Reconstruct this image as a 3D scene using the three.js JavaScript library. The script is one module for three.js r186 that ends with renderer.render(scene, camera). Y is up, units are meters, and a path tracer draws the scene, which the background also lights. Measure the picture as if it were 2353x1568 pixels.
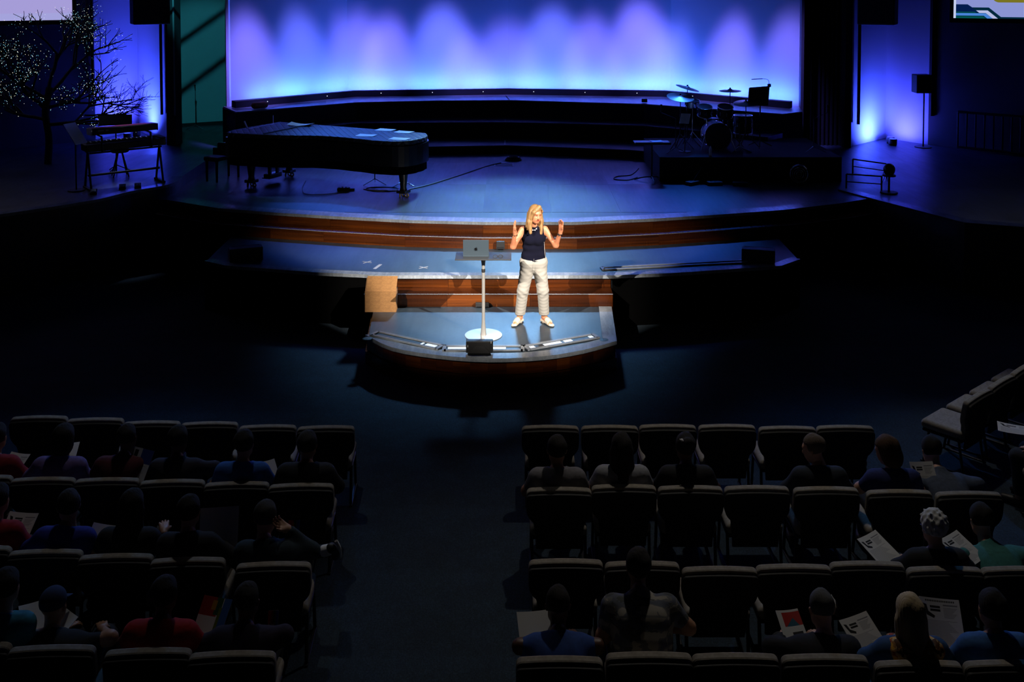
import * as THREE from 'three';
import { mergeGeometries, mergeVertices } from 'three/addons/utils/BufferGeometryUtils.js';
import { RoundedBoxGeometry } from 'three/addons/geometries/RoundedBoxGeometry.js';
import { RectAreaLightUniformsLib } from 'three/addons/lights/RectAreaLightUniformsLib.js';

// ---------------------------------------------------------------- camera, exposure, light table
const scene = new THREE.Scene();
scene.background = new THREE.Color(0x000000);
const W = 2353, H = 1568, FOCAL = 2334;
const camera = new THREE.PerspectiveCamera(2 * Math.atan(H / 2 / FOCAL) * 180 / Math.PI, W / H, 0.1, 80);
camera.position.set(0, 5.25, 0);
camera.rotation.x = -2.5 * Math.PI / 180;
camera.setViewOffset(W, H, 0, 727.1, W, H);          // a shifted lens: uprights stay upright
camera.updateProjectionMatrix();
const renderer = new THREE.WebGLRenderer({ antialias: true });
renderer.toneMapping = THREE.LinearToneMapping;
renderer.toneMappingExposure = 1;
renderer.shadowMap.enabled = true;
RectAreaLightUniformsLib.init();

const R = (a) => a * Math.PI / 180;
// every hung fixture: [place, aim, colour (linear), candela, half angle in degrees, penumbra, lens radius]
const HUNG = [
  // warm white key lights from the front-of-house truss
  { n: 'key_spotlight', l: 'warm white profile spotlight hung over the right seats', at: [6.3, 8.0, -5.6], to: [-0.3, 1.25, -14.7], c: [1, 0.90, 0.78], i: 1700, a: 9.5, p: 0.8, r: 0.1, cut: -12.84, side: -2.16 },
  { n: 'key_spotlight', l: 'warm white profile spotlight hung over the left seats', at: [-6.6, 8.0, -5.8], to: [-0.2, 1.2, -14.6], c: [1, 0.90, 0.78], i: 1080, a: 9.3, p: 0.8, r: 0.1, cut: -12.84, side: 1.56 },
  // blue back light from the upstage truss
  { n: 'back_wash_light', l: 'blue wash light on the upstage truss, middle one', at: [0.2, 8.4, -25.4], to: [-0.25, 0.8, -17.8], c: [0.24, 0.56, 1], i: 560, a: 16.2, p: 0.38, r: 0.5 },
  { n: 'back_wash_light', l: 'blue wash light on the upstage truss, left one', at: [-4.6, 8.4, -25.0], to: [-2.6, 1.0, -18.6], c: [0.03, 0.16, 1], i: 300, a: 13, p: 0.9, r: 0.3 },
  { n: 'back_wash_light', l: 'blue wash light on the upstage truss, right one', at: [4.8, 8.4, -25.0], to: [2.6, 1.0, -18.6], c: [0.03, 0.16, 1], i: 300, a: 13, p: 0.9, r: 0.3 },
  // dim blue wash over the seats
  { n: 'house_wash_light', l: 'dim blue house light thrown on the left seats', at: [-3.4, 8.6, -21.5], to: [-4.4, 0, -8.0], c: [0.13, 0.42, 1], i: 86, a: 13.5, p: 0.9, r: 0.14 },
  { n: 'house_wash_light', l: 'dim blue house light thrown on the right seats', at: [3.4, 8.6, -21.5], to: [4.4, 0, -8.0], c: [0.13, 0.42, 1], i: 86, a: 13.5, p: 0.9, r: 0.14 },
  { n: 'aisle_down_light', l: 'dim neutral house light above the right block', at: [2.0, 8.7, -12.2], to: [1.8, 0, -7.6], c: [1, 0.92, 0.82], i: 32, a: 27, p: 0.9, r: 0.1 },
  { n: 'aisle_down_light', l: 'dim neutral house light above the left block', at: [-3.2, 8.7, -12.6], to: [-3.0, 0, -8.4], c: [0.95, 0.92, 0.9], i: 17, a: 26, p: 0.9, r: 0.1 },
  { n: 'aisle_down_light', l: 'dim neutral house light above the angled chairs', at: [4.4, 8.7, -13.6], to: [5.2, 0.4, -10.8], c: [1, 0.9, 0.8], i: 26, a: 13, p: 0.9, r: 0.1 },
  // stage top light
  { n: 'stage_top_light', l: 'blue top light above the piano', at: [-3.2, 8.5, -22.2], to: [-3.0, 2.2, -20.4], c: [0.22, 0.50, 1], i: 90, a: 19, p: 0.9, r: 0.12 },
  { n: 'stage_top_light', l: 'blue top light above the middle of the stage', at: [0.6, 8.5, -21.6], to: [0.3, 1.16, -18.7], c: [0.26, 0.50, 1], i: 170, a: 19, p: 0.9, r: 0.12 },
  { n: 'stage_top_light', l: 'pale top light above the keyboards', at: [-8.4, 8.5, -22.0], to: [-7.35, 2.2, -19.2], c: [0.6, 0.75, 1], i: 70, a: 5, p: 0.9, r: 0.1 },
  // teal work light in the left wing
  { n: 'wing_work_light', l: 'dim teal work light in the left wing', at: [-6.9, 7.8, -21.5], to: [-8.45, 2.9, -28.4], c: [0.035, 0.40, 0.52], i: 72, a: 14, p: 0.35, r: 0.05 },
];
// wash bars along the foot of the curved back wall: [along 0..1, throw height, candela, half angle, colour]
const CYC = { bar: [0.032, 0.115, 1], barI: 290, over: [[-6.42, 2.65, 671, 10.0], [-5.33, 2.67, 494, 10.1], [-4.2, 2.83, 472, 9.4], [-3.39, 2.85, 616, 8.5], [-1.88, 2.97, 606, 10.5], [-1.22, 2.21, 576, 8.6], [-0.13, 2.39, 457, 10.0], [1.06, 2.87, 574, 10.6], [2.16, 2.73, 559, 9.3], [3.48, 3.0, 651, 10.8], [4.21, 2.38, 519, 8.6], [5.5, 2.52, 653, 9.7], [6.67, 2.88, 450, 9.1]] };
// ---------------------------------------------------------------- helpers
let seed = 7;
const rnd = () => { seed = (seed * 1664525 + 1013904223) >>> 0; return seed / 4294967296; };
const rr = (a, b) => a + (b - a) * rnd();
const V = (x, y, z) => new THREE.Vector3(x, y, z);
const taken = {};
function numbered(n) { const k = taken[n] = (taken[n] ?? -1) + 1; return k ? n + '_' + String(k).padStart(3, '0') : n; }
function strip(g) {
  let q = g.index ? g.toNonIndexed() : g.clone();
  for (const a of Object.keys(q.attributes)) if (!['position', 'normal', 'uv'].includes(a)) q.deleteAttribute(a);
  if (!q.attributes.normal) q.computeVertexNormals();
  if (!q.attributes.uv) q.setAttribute('uv', new THREE.BufferAttribute(new Float32Array(q.attributes.position.count * 2), 2));
  return q;
}
const merge = (list) => { list = list.flat(9).filter(Boolean); return list.length === 1 ? strip(list[0]) : mergeGeometries(list.map(strip)); };
function boxUV(g, s = 1) {           // uv in metres, by the way each face points
  g = strip(g); const p = g.attributes.position, n = g.attributes.normal, u = g.attributes.uv;
  for (let i = 0; i < p.count; i++) {
    const ax = Math.abs(n.getX(i)), ay = Math.abs(n.getY(i)), az = Math.abs(n.getZ(i));
    if (ay >= ax && ay >= az) u.setXY(i, p.getX(i) * s, p.getZ(i) * s);
    else if (ax > az) u.setXY(i, p.getZ(i) * s, p.getY(i) * s);
    else u.setXY(i, p.getX(i) * s, p.getY(i) * s);
  }
  return g;
}
function mesh(name, geo, mat, parent) {
  const g = Array.isArray(geo) ? merge(geo) : geo;
  const m = new THREE.Mesh(g, mat); m.name = name; m.castShadow = m.receiveShadow = true;
  if (parent) parent.add(m);
  return m;
}
function tag(o, label, category, group) {
  o.name = numbered(o.name); o.userData.label = label; o.userData.category = category;
  if (group) o.userData.group = group;
  scene.add(o); return o;
}
function thing(name, label, category, pos = [0, 0, 0], turn = 0, group) {
  const g = new THREE.Group(); g.name = name; g.position.set(...pos); g.rotation.y = turn;
  return tag(g, label, category, group);
}
function structure(name, geo, mat, label) {
  const m = geo ? mesh(name, geo, mat) : new THREE.Group(); m.name = numbered(name);
  m.userData.kind = 'structure'; if (label) m.userData.label = label;
  scene.add(m); return m;
}
const box = (w, h, d, x = 0, y = 0, z = 0, rx = 0, ry = 0, rz = 0) => {
  const g = new THREE.BoxGeometry(w, h, d); if (rx) g.rotateX(rx); if (rz) g.rotateZ(rz); if (ry) g.rotateY(ry); return g.translate(x, y, z);
};
const rbox = (w, h, d, r, x = 0, y = 0, z = 0, rx = 0, ry = 0, rz = 0) => {
  const g = new RoundedBoxGeometry(w, h, d, 2, r); if (rx) g.rotateX(rx); if (rz) g.rotateZ(rz); if (ry) g.rotateY(ry); return g.translate(x, y, z);
};
function rod(a, b, r0, r1 = r0, seg = 10) {
  const A = V(...a), B = V(...b), d = B.clone().sub(A), L = d.length();
  const g = new THREE.CylinderGeometry(r1, r0, L, seg); g.translate(0, L / 2, 0);
  g.applyQuaternion(new THREE.Quaternion().setFromUnitVectors(V(0, 1, 0), d.normalize())); return g.translate(...a);
}
const tube = (pts, r, n = 24, seg = 6) => new THREE.TubeGeometry(new THREE.CatmullRomCurve3(pts.map((p) => V(...p))), n, r, seg);
const ball = (r, x, y, z, w = 12, h = 9) => new THREE.SphereGeometry(r, w, h).translate(x, y, z);
const lathe = (pts, seg = 24) => new THREE.LatheGeometry(pts.map((p) => new THREE.Vector2(p[0], p[1])), seg);
const disc = (r, h, x, y, z, seg = 24) => new THREE.CylinderGeometry(r, r, h, seg).translate(x, y, z);
function poly(pts, y0, y1) {          // prism over a plan outline [x, z]
  const s = new THREE.Shape(pts.map((p) => new THREE.Vector2(p[0], -p[1])));
  const g = new THREE.ExtrudeGeometry(s, { depth: y1 - y0, bevelEnabled: false }); g.rotateX(-Math.PI / 2); return g.translate(0, y0, 0);
}
function offsetPath(path, d) {        // shift a plan path sideways (positive: to the right of travel is +)
  return path.map((p, i) => {
    const a = path[Math.max(0, i - 1)], b = path[Math.min(path.length - 1, i + 1)];
    const n1 = i > 0 ? nrm(path[i - 1], p) : null, n2 = i < path.length - 1 ? nrm(p, path[i + 1]) : null;
    let nx, nz; if (!n1) [nx, nz] = n2; else if (!n2) [nx, nz] = n1; else { nx = n1[0] + n2[0]; nz = n1[1] + n2[1]; const q = (nx * nx + nz * nz) / 2; nx /= q; nz /= q; }
    return [p[0] + nx * d, p[1] + nz * d];
  });
}
const nrm = (a, b) => { const dx = b[0] - a[0], dz = b[1] - a[1], l = Math.hypot(dx, dz); return [-dz / l, dx / l]; };
function arc(pts, per = 4) {          // smooth a plan path
  const c = new THREE.CatmullRomCurve3(pts.map((p) => V(p[0], 0, p[1])), false, 'centripetal'), o = [];
  const n = (pts.length - 1) * per; for (let i = 0; i <= n; i++) { const q = c.getPoint(i / n); o.push([q.x, q.z]); } return o;
}
const wallBetween = (a, b, y0, y1, t = 0.1) => {   // slab standing on a plan segment, thickness behind it
  const n = nrm(a, b); return boxUV(poly([a, b, [b[0] - n[0] * t, b[1] - n[1] * t], [a[0] - n[0] * t, a[1] - n[1] * t]], y0, y1));
};

// ---------------------------------------------------------------- textures and materials
function hash(x, y) { let h = (x * 374761393 + y * 668265263) | 0; h = Math.imul(h ^ (h >>> 13), 1274126177); return ((h ^ (h >>> 16)) >>> 0) / 4294967296; }
function vnoise(x, y, px, py) {       // tiling value noise
  const xi = Math.floor(x), yi = Math.floor(y), fx = x - xi, fy = y - yi, u = fx * fx * (3 - 2 * fx), v = fy * fy * (3 - 2 * fy);
  const m = (a, b) => ((a % b) + b) % b, h = (i, j) => hash(m(xi + i, px), m(yi + j, py));
  return (h(0, 0) * (1 - u) + h(1, 0) * u) * (1 - v) + (h(0, 1) * (1 - u) + h(1, 1) * u) * v;
}
const fbm = (u, v, fx, fy, oct = 4) => { let s = 0, a = 0.5; for (let i = 0; i < oct; i++) { s += a * vnoise(u * fx, v * fy, fx, fy); fx *= 2; fy *= 2; a /= 2; } return s; };
function tex(n, fn, srgb = true) {    // fn(u, v) -> [r, g, b] 0..1
  const d = new Uint8Array(n * n * 4);
  for (let j = 0; j < n; j++) for (let i = 0; i < n; i++) { const c = fn(i / n, j / n), k = (j * n + i) * 4; for (let q = 0; q < 3; q++) d[k + q] = Math.max(0, Math.min(255, (Array.isArray(c) ? c[q] : c) * 255)); d[k + 3] = 255; }
  const t = new THREE.DataTexture(d, n, n); t.wrapS = t.wrapT = THREE.RepeatWrapping; t.magFilter = THREE.LinearFilter; t.minFilter = THREE.LinearMipmapLinearFilter; t.generateMipmaps = true;
  if (srgb) t.colorSpace = THREE.SRGBColorSpace; t.needsUpdate = true; return t;
}
const rep = (t, x, y = x) => { const c = t.clone(); c.repeat.set(x, y); c.needsUpdate = true; return c; };
function canvasTex(w, h, draw) {
  const c = document.createElement('canvas'); c.width = w; c.height = h; draw(c.getContext('2d'), w, h);
  const t = new THREE.CanvasTexture(c); t.colorSpace = THREE.SRGBColorSpace; return t;
}
const lin = (r, g, b) => new THREE.Color().setRGB(r, g, b);
const mat = (c, rough = 0.6, o = {}) => new THREE.MeshStandardMaterial({ color: Array.isArray(c) ? lin(...c) : c, roughness: rough, ...o });

const scuffT = tex(512, (u, v) => { const a = fbm(u, v, 3, 3, 5), b = fbm(u, v, 40, 5, 3), c = fbm(u, v, 90, 90, 2); return 0.62 + 0.26 * a + 0.20 * (b - 0.4) + 0.16 * (c - 0.4); });
const roughT = tex(512, (u, v) => { const a = fbm(u, v, 4, 4, 5), b = fbm(u, v, 60, 6, 3); return 0.72 + 0.22 * a + 0.18 * (b - 0.45); }, false);
const carpetT = tex(512, (u, v) => { const a = fbm(u, v, 6, 6, 4), b = hash(Math.floor(u * 170), Math.floor(v * 64)), c = hash(Math.floor(u * 60) + 9, Math.floor(v * 256)); return 0.45 + 0.22 * a + 0.24 * b + 0.16 * c; });
const woodT = tex(512, (u, v) => { const a = fbm(u, v, 2, 22, 4), b = fbm(u, v, 5, 140, 3), c = fbm(u, v, 3, 3, 3); const k = 0.42 + 0.40 * a + 0.22 * (b - 0.4) + 0.30 * (c - 0.45); return [k, k * 0.93, k * 0.88]; });
const fabricT = tex(256, (u, v) => { const a = ((Math.floor(u * 128) + Math.floor(v * 128)) & 1), b = fbm(u, v, 9, 9, 3); return 0.70 + 0.12 * a + 0.22 * b; });
const quiltT = tex(256, (u, v) => { const q = (a) => Math.pow(Math.abs(Math.sin(a * Math.PI)), 0.35); return q((u + v) * 4) * q((u - v) * 4); }, false);
const camoT = tex(512, (u, v) => { const a = fbm(u, v, 6, 9, 3), b = fbm(u + 0.37, v + 0.2, 7, 10, 3); return a > 0.5 ? [0.62, 0.60, 0.55] : b > 0.5 ? [0.30, 0.31, 0.30] : a > 0.40 ? [0.45, 0.45, 0.44] : [0.36, 0.38, 0.42]; });
const scarfT = tex(256, (u, v) => { const a = fbm(u, v, 6, 6, 3), b = fbm(u + 0.5, v, 9, 9, 2); return a > 0.5 ? [0.85, 0.62, 0.16] : b > 0.42 ? [0.70, 0.25, 0.08] : a > 0.36 ? [0.8, 0.7, 0.5] : [0.35, 0.2, 0.06]; });

const M = {
  black: mat([0.012, 0.012, 0.013], 0.55), blackGloss: mat([0.010, 0.010, 0.011], 0.22), blackMatte: mat([0.006, 0.006, 0.007], 0.95),
  carpet: mat([0.022, 0.050, 0.085], 0.95, { map: rep(carpetT, 0.9), bumpMap: rep(carpetT, 0.9), bumpScale: 0.004 }),
  stage: mat([0.058, 0.086, 0.118], 0.48, { map: rep(scuffT, 0.35), roughnessMap: rep(roughT, 0.35) }),
  stageB: mat([0.070, 0.098, 0.130], 0.44, { map: rep(scuffT, 0.33), roughnessMap: rep(roughT, 0.4) }),
  border: mat([0.50, 0.56, 0.64], 0.28, { map: rep(scuffT, 0.8), roughnessMap: rep(roughT, 0.9) }),
  tier: mat([0.030, 0.030, 0.034], 0.42, { map: rep(scuffT, 0.4) }),
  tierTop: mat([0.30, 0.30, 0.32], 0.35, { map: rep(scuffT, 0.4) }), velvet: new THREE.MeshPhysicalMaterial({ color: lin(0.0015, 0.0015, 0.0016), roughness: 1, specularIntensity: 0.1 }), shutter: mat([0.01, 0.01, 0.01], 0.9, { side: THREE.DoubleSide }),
  nosing: mat([0.34, 0.31, 0.29], 0.65),
  cyc: mat([0.37, 0.37, 0.37], 0.9),
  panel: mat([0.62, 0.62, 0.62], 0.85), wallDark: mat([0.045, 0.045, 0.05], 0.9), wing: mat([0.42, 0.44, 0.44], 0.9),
  metal: mat([0.62, 0.62, 0.63], 0.28, { metalness: 1 }), chrome: mat([0.78, 0.78, 0.80], 0.16, { metalness: 1 }), steel: mat([0.42, 0.41, 0.39], 0.36, { metalness: 0.55 }), brass: mat([0.55, 0.42, 0.18], 0.3, { metalness: 1 }),
  brushed: mat([0.46, 0.46, 0.47], 0.36, { metalness: 0.6 }), darkMetal: mat([0.05, 0.05, 0.055], 0.35, { metalness: 0.8 }),
  white: mat([0.78, 0.78, 0.78], 0.6), paper: mat([0.70, 0.70, 0.68], 0.8, { side: THREE.DoubleSide }),
  card: mat([0.40, 0.195, 0.065], 0.85, { map: rep(fabricT, 3) }), cardInside: mat([0.40, 0.25, 0.13], 0.9),
  shell: mat([0.010, 0.010, 0.011], 0.7), seat: mat([0.40, 0.36, 0.30], 0.9, { map: rep(fabricT, 6) }),
  quilt: mat([0.012, 0.015, 0.019], 0.6, { bumpMap: rep(quiltT, 1.5), bumpScale: 0.02 }),
  tape: mat([0.36, 0.34, 0.33], 0.7), red: mat([0.42, 0.015, 0.010], 0.35), ivory: mat([0.75, 0.74, 0.70], 0.35),
  bark: mat([0.018, 0.016, 0.014], 0.9), cable: mat([0.02, 0.02, 0.022], 0.5), cableGrey: mat([0.22, 0.23, 0.25], 0.45),
};
const woods = [[0.205, 0.056, 0.008], [0.255, 0.075, 0.012], [0.155, 0.040, 0.006]].map((c, i) => mat(c, 0.33, { map: rep(woodT, 0.45 + 0.05 * i, 1.6), roughnessMap: rep(roughT, 0.5) }));
const glow = (c, k) => new THREE.MeshStandardMaterial({ color: 0x050505, emissive: lin(...c), emissiveIntensity: k, roughness: 0.4 });
// ---------------------------------------------------------------- the hall
structure('floor', boxUV(box(34, 0.3, 36, 0, -0.15, -13.5)), M.carpet, 'dark navy carpeted floor of the auditorium');
structure('ceiling', box(34, 0.3, 36, 0, 9.35, -13.5), M.blackMatte);
structure('wall_left', box(0.3, 9.2, 36, -16, 4.6, -13.5), M.wallDark);
structure('wall_right', box(0.3, 9.2, 36, 16, 4.6, -13.5), M.wallDark);
structure('wall_rear', box(34, 9.2, 0.3, 0, 4.6, 3.2), M.wallDark);
structure('wall_back', box(34, 9.2, 0.3, 0, 4.6, -30.6), M.blackMatte);

const L1 = 0.40, L2 = 0.78, L3 = 1.16;      // thrust, apron and main stage heights
// plan outlines, left to right along the front edges
const LOBE = [[-2.10, -14.9], [-2.01, -13.70], ...arc([[-2.01, -13.70], [-1.59, -13.22], [-0.99, -12.95], [-0.31, -12.82], [0.41, -12.90], [0.93, -13.12], [1.41, -13.46]], 3).slice(1), [1.48, -14.9]];
const APRON = [[-4.9, -16.0], [-4.5, -15.74], [-3.0, -15.36], [-1.95, -15.20], [1.52, -15.20], [2.48, -15.33], [4.22, -15.72], [4.62, -16.1]];
const MAIN = [[-6.43, -18.76], [-5.28, -18.06], [-4.11, -17.70], [-3.15, -17.45], [-1.75, -17.15], [-0.49, -17.02], [1.06, -17.02], [2.42, -17.26], [3.60, -17.56], [4.83, -17.92], [6.0, -18.45], [6.9, -19.0]];
function edging(parent, path, y, w, skip) {            // pale border boards round the rim of a deck
  const inn = offsetPath(path, -w);
  for (let i = 0; i < path.length - 1; i++) {
    if (skip && skip(i)) continue;
    mesh('border_board', boxUV(poly([path[i], path[i + 1], inn[i + 1], inn[i]], y - 0.045, y + 0.006)), M.border, parent);
  }
}
function fascia(parent, path, y0, y1, back = 0.02, len = 1.5) {  // wooden riser boards along a path
  let k = 0;
  for (let i = 0; i < path.length - 1; i++) {
    const a = path[i], b = path[i + 1], L = Math.hypot(b[0] - a[0], b[1] - a[1]), n = Math.max(1, Math.round(L / len)), q = nrm(a, b);
    for (let j = 0; j < n; j++) {
      const t0 = j / n + (j ? 0.002 / L : 0), t1 = (j + 1) / n - 0.002 / L, P = (t, d) => [a[0] + (b[0] - a[0]) * t - q[0] * d, a[1] + (b[1] - a[1]) * t - q[1] * d];
      const g = poly([P(t0, back), P(t1, back), P(t1, back + 0.03), P(t0, back + 0.03)], y0, y1); g.computeVertexNormals();
      const s = strip(g), p = s.attributes.position, u = s.attributes.uv, o = hash(k, i * 7 + 3);
      for (let v = 0; v < p.count; v++) u.setXY(v, (p.getX(v) - a[0]) * (b[0] - a[0]) / L / L * L + (p.getZ(v) - a[1]) * (b[1] - a[1]) / L + o * 3, p.getY(v) + o);
      mesh('riser_board', s, woods[(k++ + i) % 3], parent);
    }
  }
}
function deck(name, label, outline, y0, y1, topMat = M.stage) { return structure(name, boxUV(poly(outline, y0, y1)), topMat, label); }
// rounded thrust at the front
{
  const s = deck('thrust_platform', 'low rounded thrust of the stage under the speaker', offsetPath(LOBE, -0.05), 0, L1);
  const rim = LOBE; edging(s, rim, L1, 0.19, (i) => i === 0);
  fascia(s, LOBE, 0.0, 0.175, 0.0, 1.2); fascia(s, LOBE, 0.185, L1 - 0.047, 0.025, 1.2);
  // one step up between thrust and apron
  const T = [[-2.2, -14.92], [1.50, -14.92]];
  const st = structure('stage_step', boxUV(poly([...T, [1.50, -15.24], [-2.2, -15.24]], 0.3, 0.588)), woods[2], 'dark wooden step between thrust and apron');
  fascia(st, T, L1, 0.572, -0.004, 1.35);
  mesh('nosing', box(3.7, 0.006, 0.012, -0.35, 0.586, -14.912), M.nosing, st);
  fascia(st, [[-2.2, -15.235], [1.50, -15.235]], 0.59, L2 - 0.047, -0.004, 1.35);
}
// apron
{
  const back = offsetPath(MAIN, 0.30).filter((p) => p[0] > -4.6 && p[0] < 4.5).reverse();
  const s = deck('apron_platform', 'dark apron level one step below the main stage', [...offsetPath(APRON, -0.05), [4.62, -17.6], ...back.map((p) => [p[0], p[1] - 0.3]), [-4.9, -17.8]], 0, L2);
  edging(s, APRON, L2, 0.16);
  for (let i = 0; i < APRON.length - 1; i++) if (i !== 3) mesh('skirting_cloth', wallBetween(APRON[i], APRON[i + 1], 0, L2 - 0.05, 0.03), M.velvet, s);
  const T = offsetPath(MAIN, 0.28), S = offsetPath(MAIN, -0.02);
  const st = structure('stage_step', boxUV(poly([...T, ...S.slice().reverse()], L2 - 0.3, L2 + 0.188)), woods[2], 'dark wooden step between apron and main stage');
  fascia(st, T, L2 - 0.1, L2 + 0.172, -0.004, 2.1);
  for (let i = 0; i < T.length - 1; i++) { const a = T[i], b = T[i + 1]; mesh('nosing', rod([a[0], L2 + 0.184, a[1] + 0.006], [b[0], L2 + 0.184, b[1] + 0.006], 0.005, 0.005, 6), M.nosing, st); }
  fascia(st, MAIN, L2 + 0.19, L3 - 0.047, -0.004, 2.1);
  fascia(st, T, 0, L2 - 0.1, 0.05, 2.1);
}
// main stage
{
  const s = deck('main_stage', 'wide black main stage deck', [...offsetPath(MAIN, -0.05), [13.5, -19.2], [13.5, -30.4], [-13.5, -30.4], [-13.5, -18.9]], 0, L3);
  edging(s, MAIN, L3, 0.30);
  // sheets of flooring that meet in visible seams
  const sheets = [];
  for (let i = 0; i < 5; i++) for (let j = 0; j < 2; j++) sheets.push([-2.35 + i * 1.22, -17.75 - j * 2.44]);
  sheets.forEach(([x, z], i) => mesh('floor_sheet', boxUV(box(1.212, 0.006, 2.43, x, L3 + 0.001, z - 1.22)), [M.stage, M.stageB, M.stage][(i * 5 + (i >> 1)) % 3], s));
}
// keyboard riser with a rounded corner, stage left of frame
{
  const e = arc([[-9.6, -15.6], [-7.35, -17.75], [-6.98, -18.5], [-6.62, -18.92], [-6.46, -19.25], [-6.5, -19.9]], 4);
  const s = deck('keyboard_riser', 'low black riser with a pale rounded rim under the keyboards', [...offsetPath(e, -0.03), [-6.6, -22.4], [-13, -22.4], [-13, -15.6]], 0, 1.38);
  edging(s, e, 1.38, 0.2);
}
// right wing edge
{
  const e = [[6.35, -19.62], [6.75, -18.7], [7.18, -17.8], [7.6, -16.9], [9.5, -16.2]];
  const s = deck('wing_platform', 'low black wing platform at the right of the stage', [...e, [13.4, -16.2], [13.4, -19.6]], 0, 1.18);
  edging(s, e, 1.18, 0.25);
}
// black tiers below the back wall
const WALL = [[-6.88, -24.6], [-4.40, -27.1], [-0.10, -27.65], [4.24, -27.1], [6.95, -24.5]];
const T1 = [[-5.4, -22.2], [-4.0, -23.0], [-2.0, -23.62], [-0.1, -23.82], [1.25, -23.52], [2.64, -23.2], [4.2, -22.4], [5.2, -21.7]];
const T2 = [[-6.0, -22.95], [-3.8, -24.72], [-1.9, -24.84], [-0.18, -24.9], [1.3, -24.66], [3.17, -24.28], [5.7, -22.5]];
const T3 = [[-7.0, -24.5], [-6.40, -23.46], [-3.89, -25.34], [-1.95, -25.70], [-0.05, -25.80], [3.26, -25.0], [6.2, -23.12], [6.75, -23.5]];
{
  const wr = WALL.slice().reverse();
  const a = deck('choir_tier', 'lowest black choir tier behind the piano', [...T1, [6.6, -23.6], ...wr.slice(1, 4), [-6.6, -23.8]], L3, 1.36, M.tier);
  const b = deck('choir_tier', 'middle black choir tier', [...T2, [6.6, -23.6], ...wr.slice(1, 4), [-6.6, -23.9]], L3, 1.76, M.tier);
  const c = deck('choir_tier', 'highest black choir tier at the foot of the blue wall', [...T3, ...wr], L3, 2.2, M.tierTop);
  for (const [t, p, y] of [[a, T1, 1.36], [b, T2, 1.76], [c, T3, 2.2]]) for (let i = 0; i < p.length - 1; i++) {
    mesh('riser_panel', wallBetween(offsetPath(p, 0.012)[i], offsetPath(p, 0.012)[i + 1], L3 + 0.004, y - 0.03, 0.012), M.blackMatte, t);
    if (t !== c) mesh('edge_trim', rod([p[i][0], y - 0.004, p[i][1]], [p[i + 1][0], y - 0.004, p[i + 1][1]], 0.008, 0.008, 6), M.darkMetal, t);
  }
  // tape marks on the tier treads
  mesh('tape_mark', box(0.03, 0.003, 0.7, -0.17, 1.3625, -24.25), M.tape, a);
  mesh('tape_mark', box(0.03, 0.003, 0.5, -0.17, 1.7625, -25.25), M.tape, b);
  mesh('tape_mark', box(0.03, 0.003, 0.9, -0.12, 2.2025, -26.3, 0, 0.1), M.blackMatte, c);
}
// curved back wall with its light trough
{
  const s = structure('wall_curved', null, null, 'tall pale curved wall washed with blue light');
  for (let i = 0; i < 4; i++) mesh('wall_panel', wallBetween(WALL[i], WALL[i + 1], L3, 8.9, 0.15), M.cyc, s);
  mesh('edge_strip', box(0.07, 7.6, 0.12, -6.86, 5.1, -24.5), M.white, s);
  mesh('edge_strip', box(0.07, 7.6, 0.12, 6.98, 5.1, -24.4), M.wallDark, s);
  const outer = offsetPath(WALL, 0.62), inner = offsetPath(WALL, 0.50);
  outer[0] = [-6.6, -24.15]; inner[0] = [-6.75, -24.35]; outer[4] = [6.6, -24.05]; inner[4] = [6.72, -24.25];
  for (let i = 0; i < 4; i++) {
    const t = mesh('light_trough', boxUV(poly([outer[i], outer[i + 1], inner[i + 1], inner[i]], 2.2, 2.36)), M.blackMatte, s);
    const n = Math.round(Math.hypot(outer[i + 1][0] - outer[i][0], outer[i + 1][1] - outer[i][1]) / 1.45);
    for (let j = 0; j < n; j++) { const u = (j + 0.5) / n; mesh('marker_light', ball(0.012, outer[i][0] + (outer[i + 1][0] - outer[i][0]) * u, 2.29, outer[i][1] + (outer[i + 1][1] - outer[i][1]) * u + 0.012, 6, 5), glow([0.8, 0.85, 1], 1.1), t); }
  }
}
// left wing: teal wall, column, folded blue panels, dark side wall
const wl = structure('wall_wing_left', wallBetween([-10.6, -27.45], [-6.6, -29.6], L3, 9, 0.15), M.wing, 'dim teal wall in the left wing');
mesh('skirting', wallBetween(offsetPath([[-10.6, -27.45], [-6.6, -29.6]], 0.01)[0], offsetPath([[-10.6, -27.45], [-6.6, -29.6]], 0.01)[1], L3, L3 + 0.1, 0.01), M.black, wl);
{
  const c = structure('column_left', boxUV(box(0.22, 8, 0.5, -8.47, 5.1, -25.35)), M.wallDark, 'dark column at the left of the stage opening');
  mesh('corner_bead', box(0.03, 6.2, 0.03, -8.37, 5.0, -25.09), M.wing, c);
}
const PL = [[-10.72, -26.0], [-10.16, -27.5], [-8.58, -25.3]], PR = [[8.31, -24.86], [9.68, -26.2], [10.36, -25.15]];
structure('wall_panel_left', wallBetween(PL[0], PL[1], L3, 9, 0.12), M.panel, 'tall blue-lit panel behind the tree');
structure('wall_panel_left', wallBetween(PL[1], PL[2], L3, 9, 0.12), M.panel, 'tall blue-lit panel beside the left column');
structure('wall_side_left', wallBetween([-15.8, -20.2], PL[0], L3, 9, 0.15), M.wallDark, 'dark side wall behind the bare tree');
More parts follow.
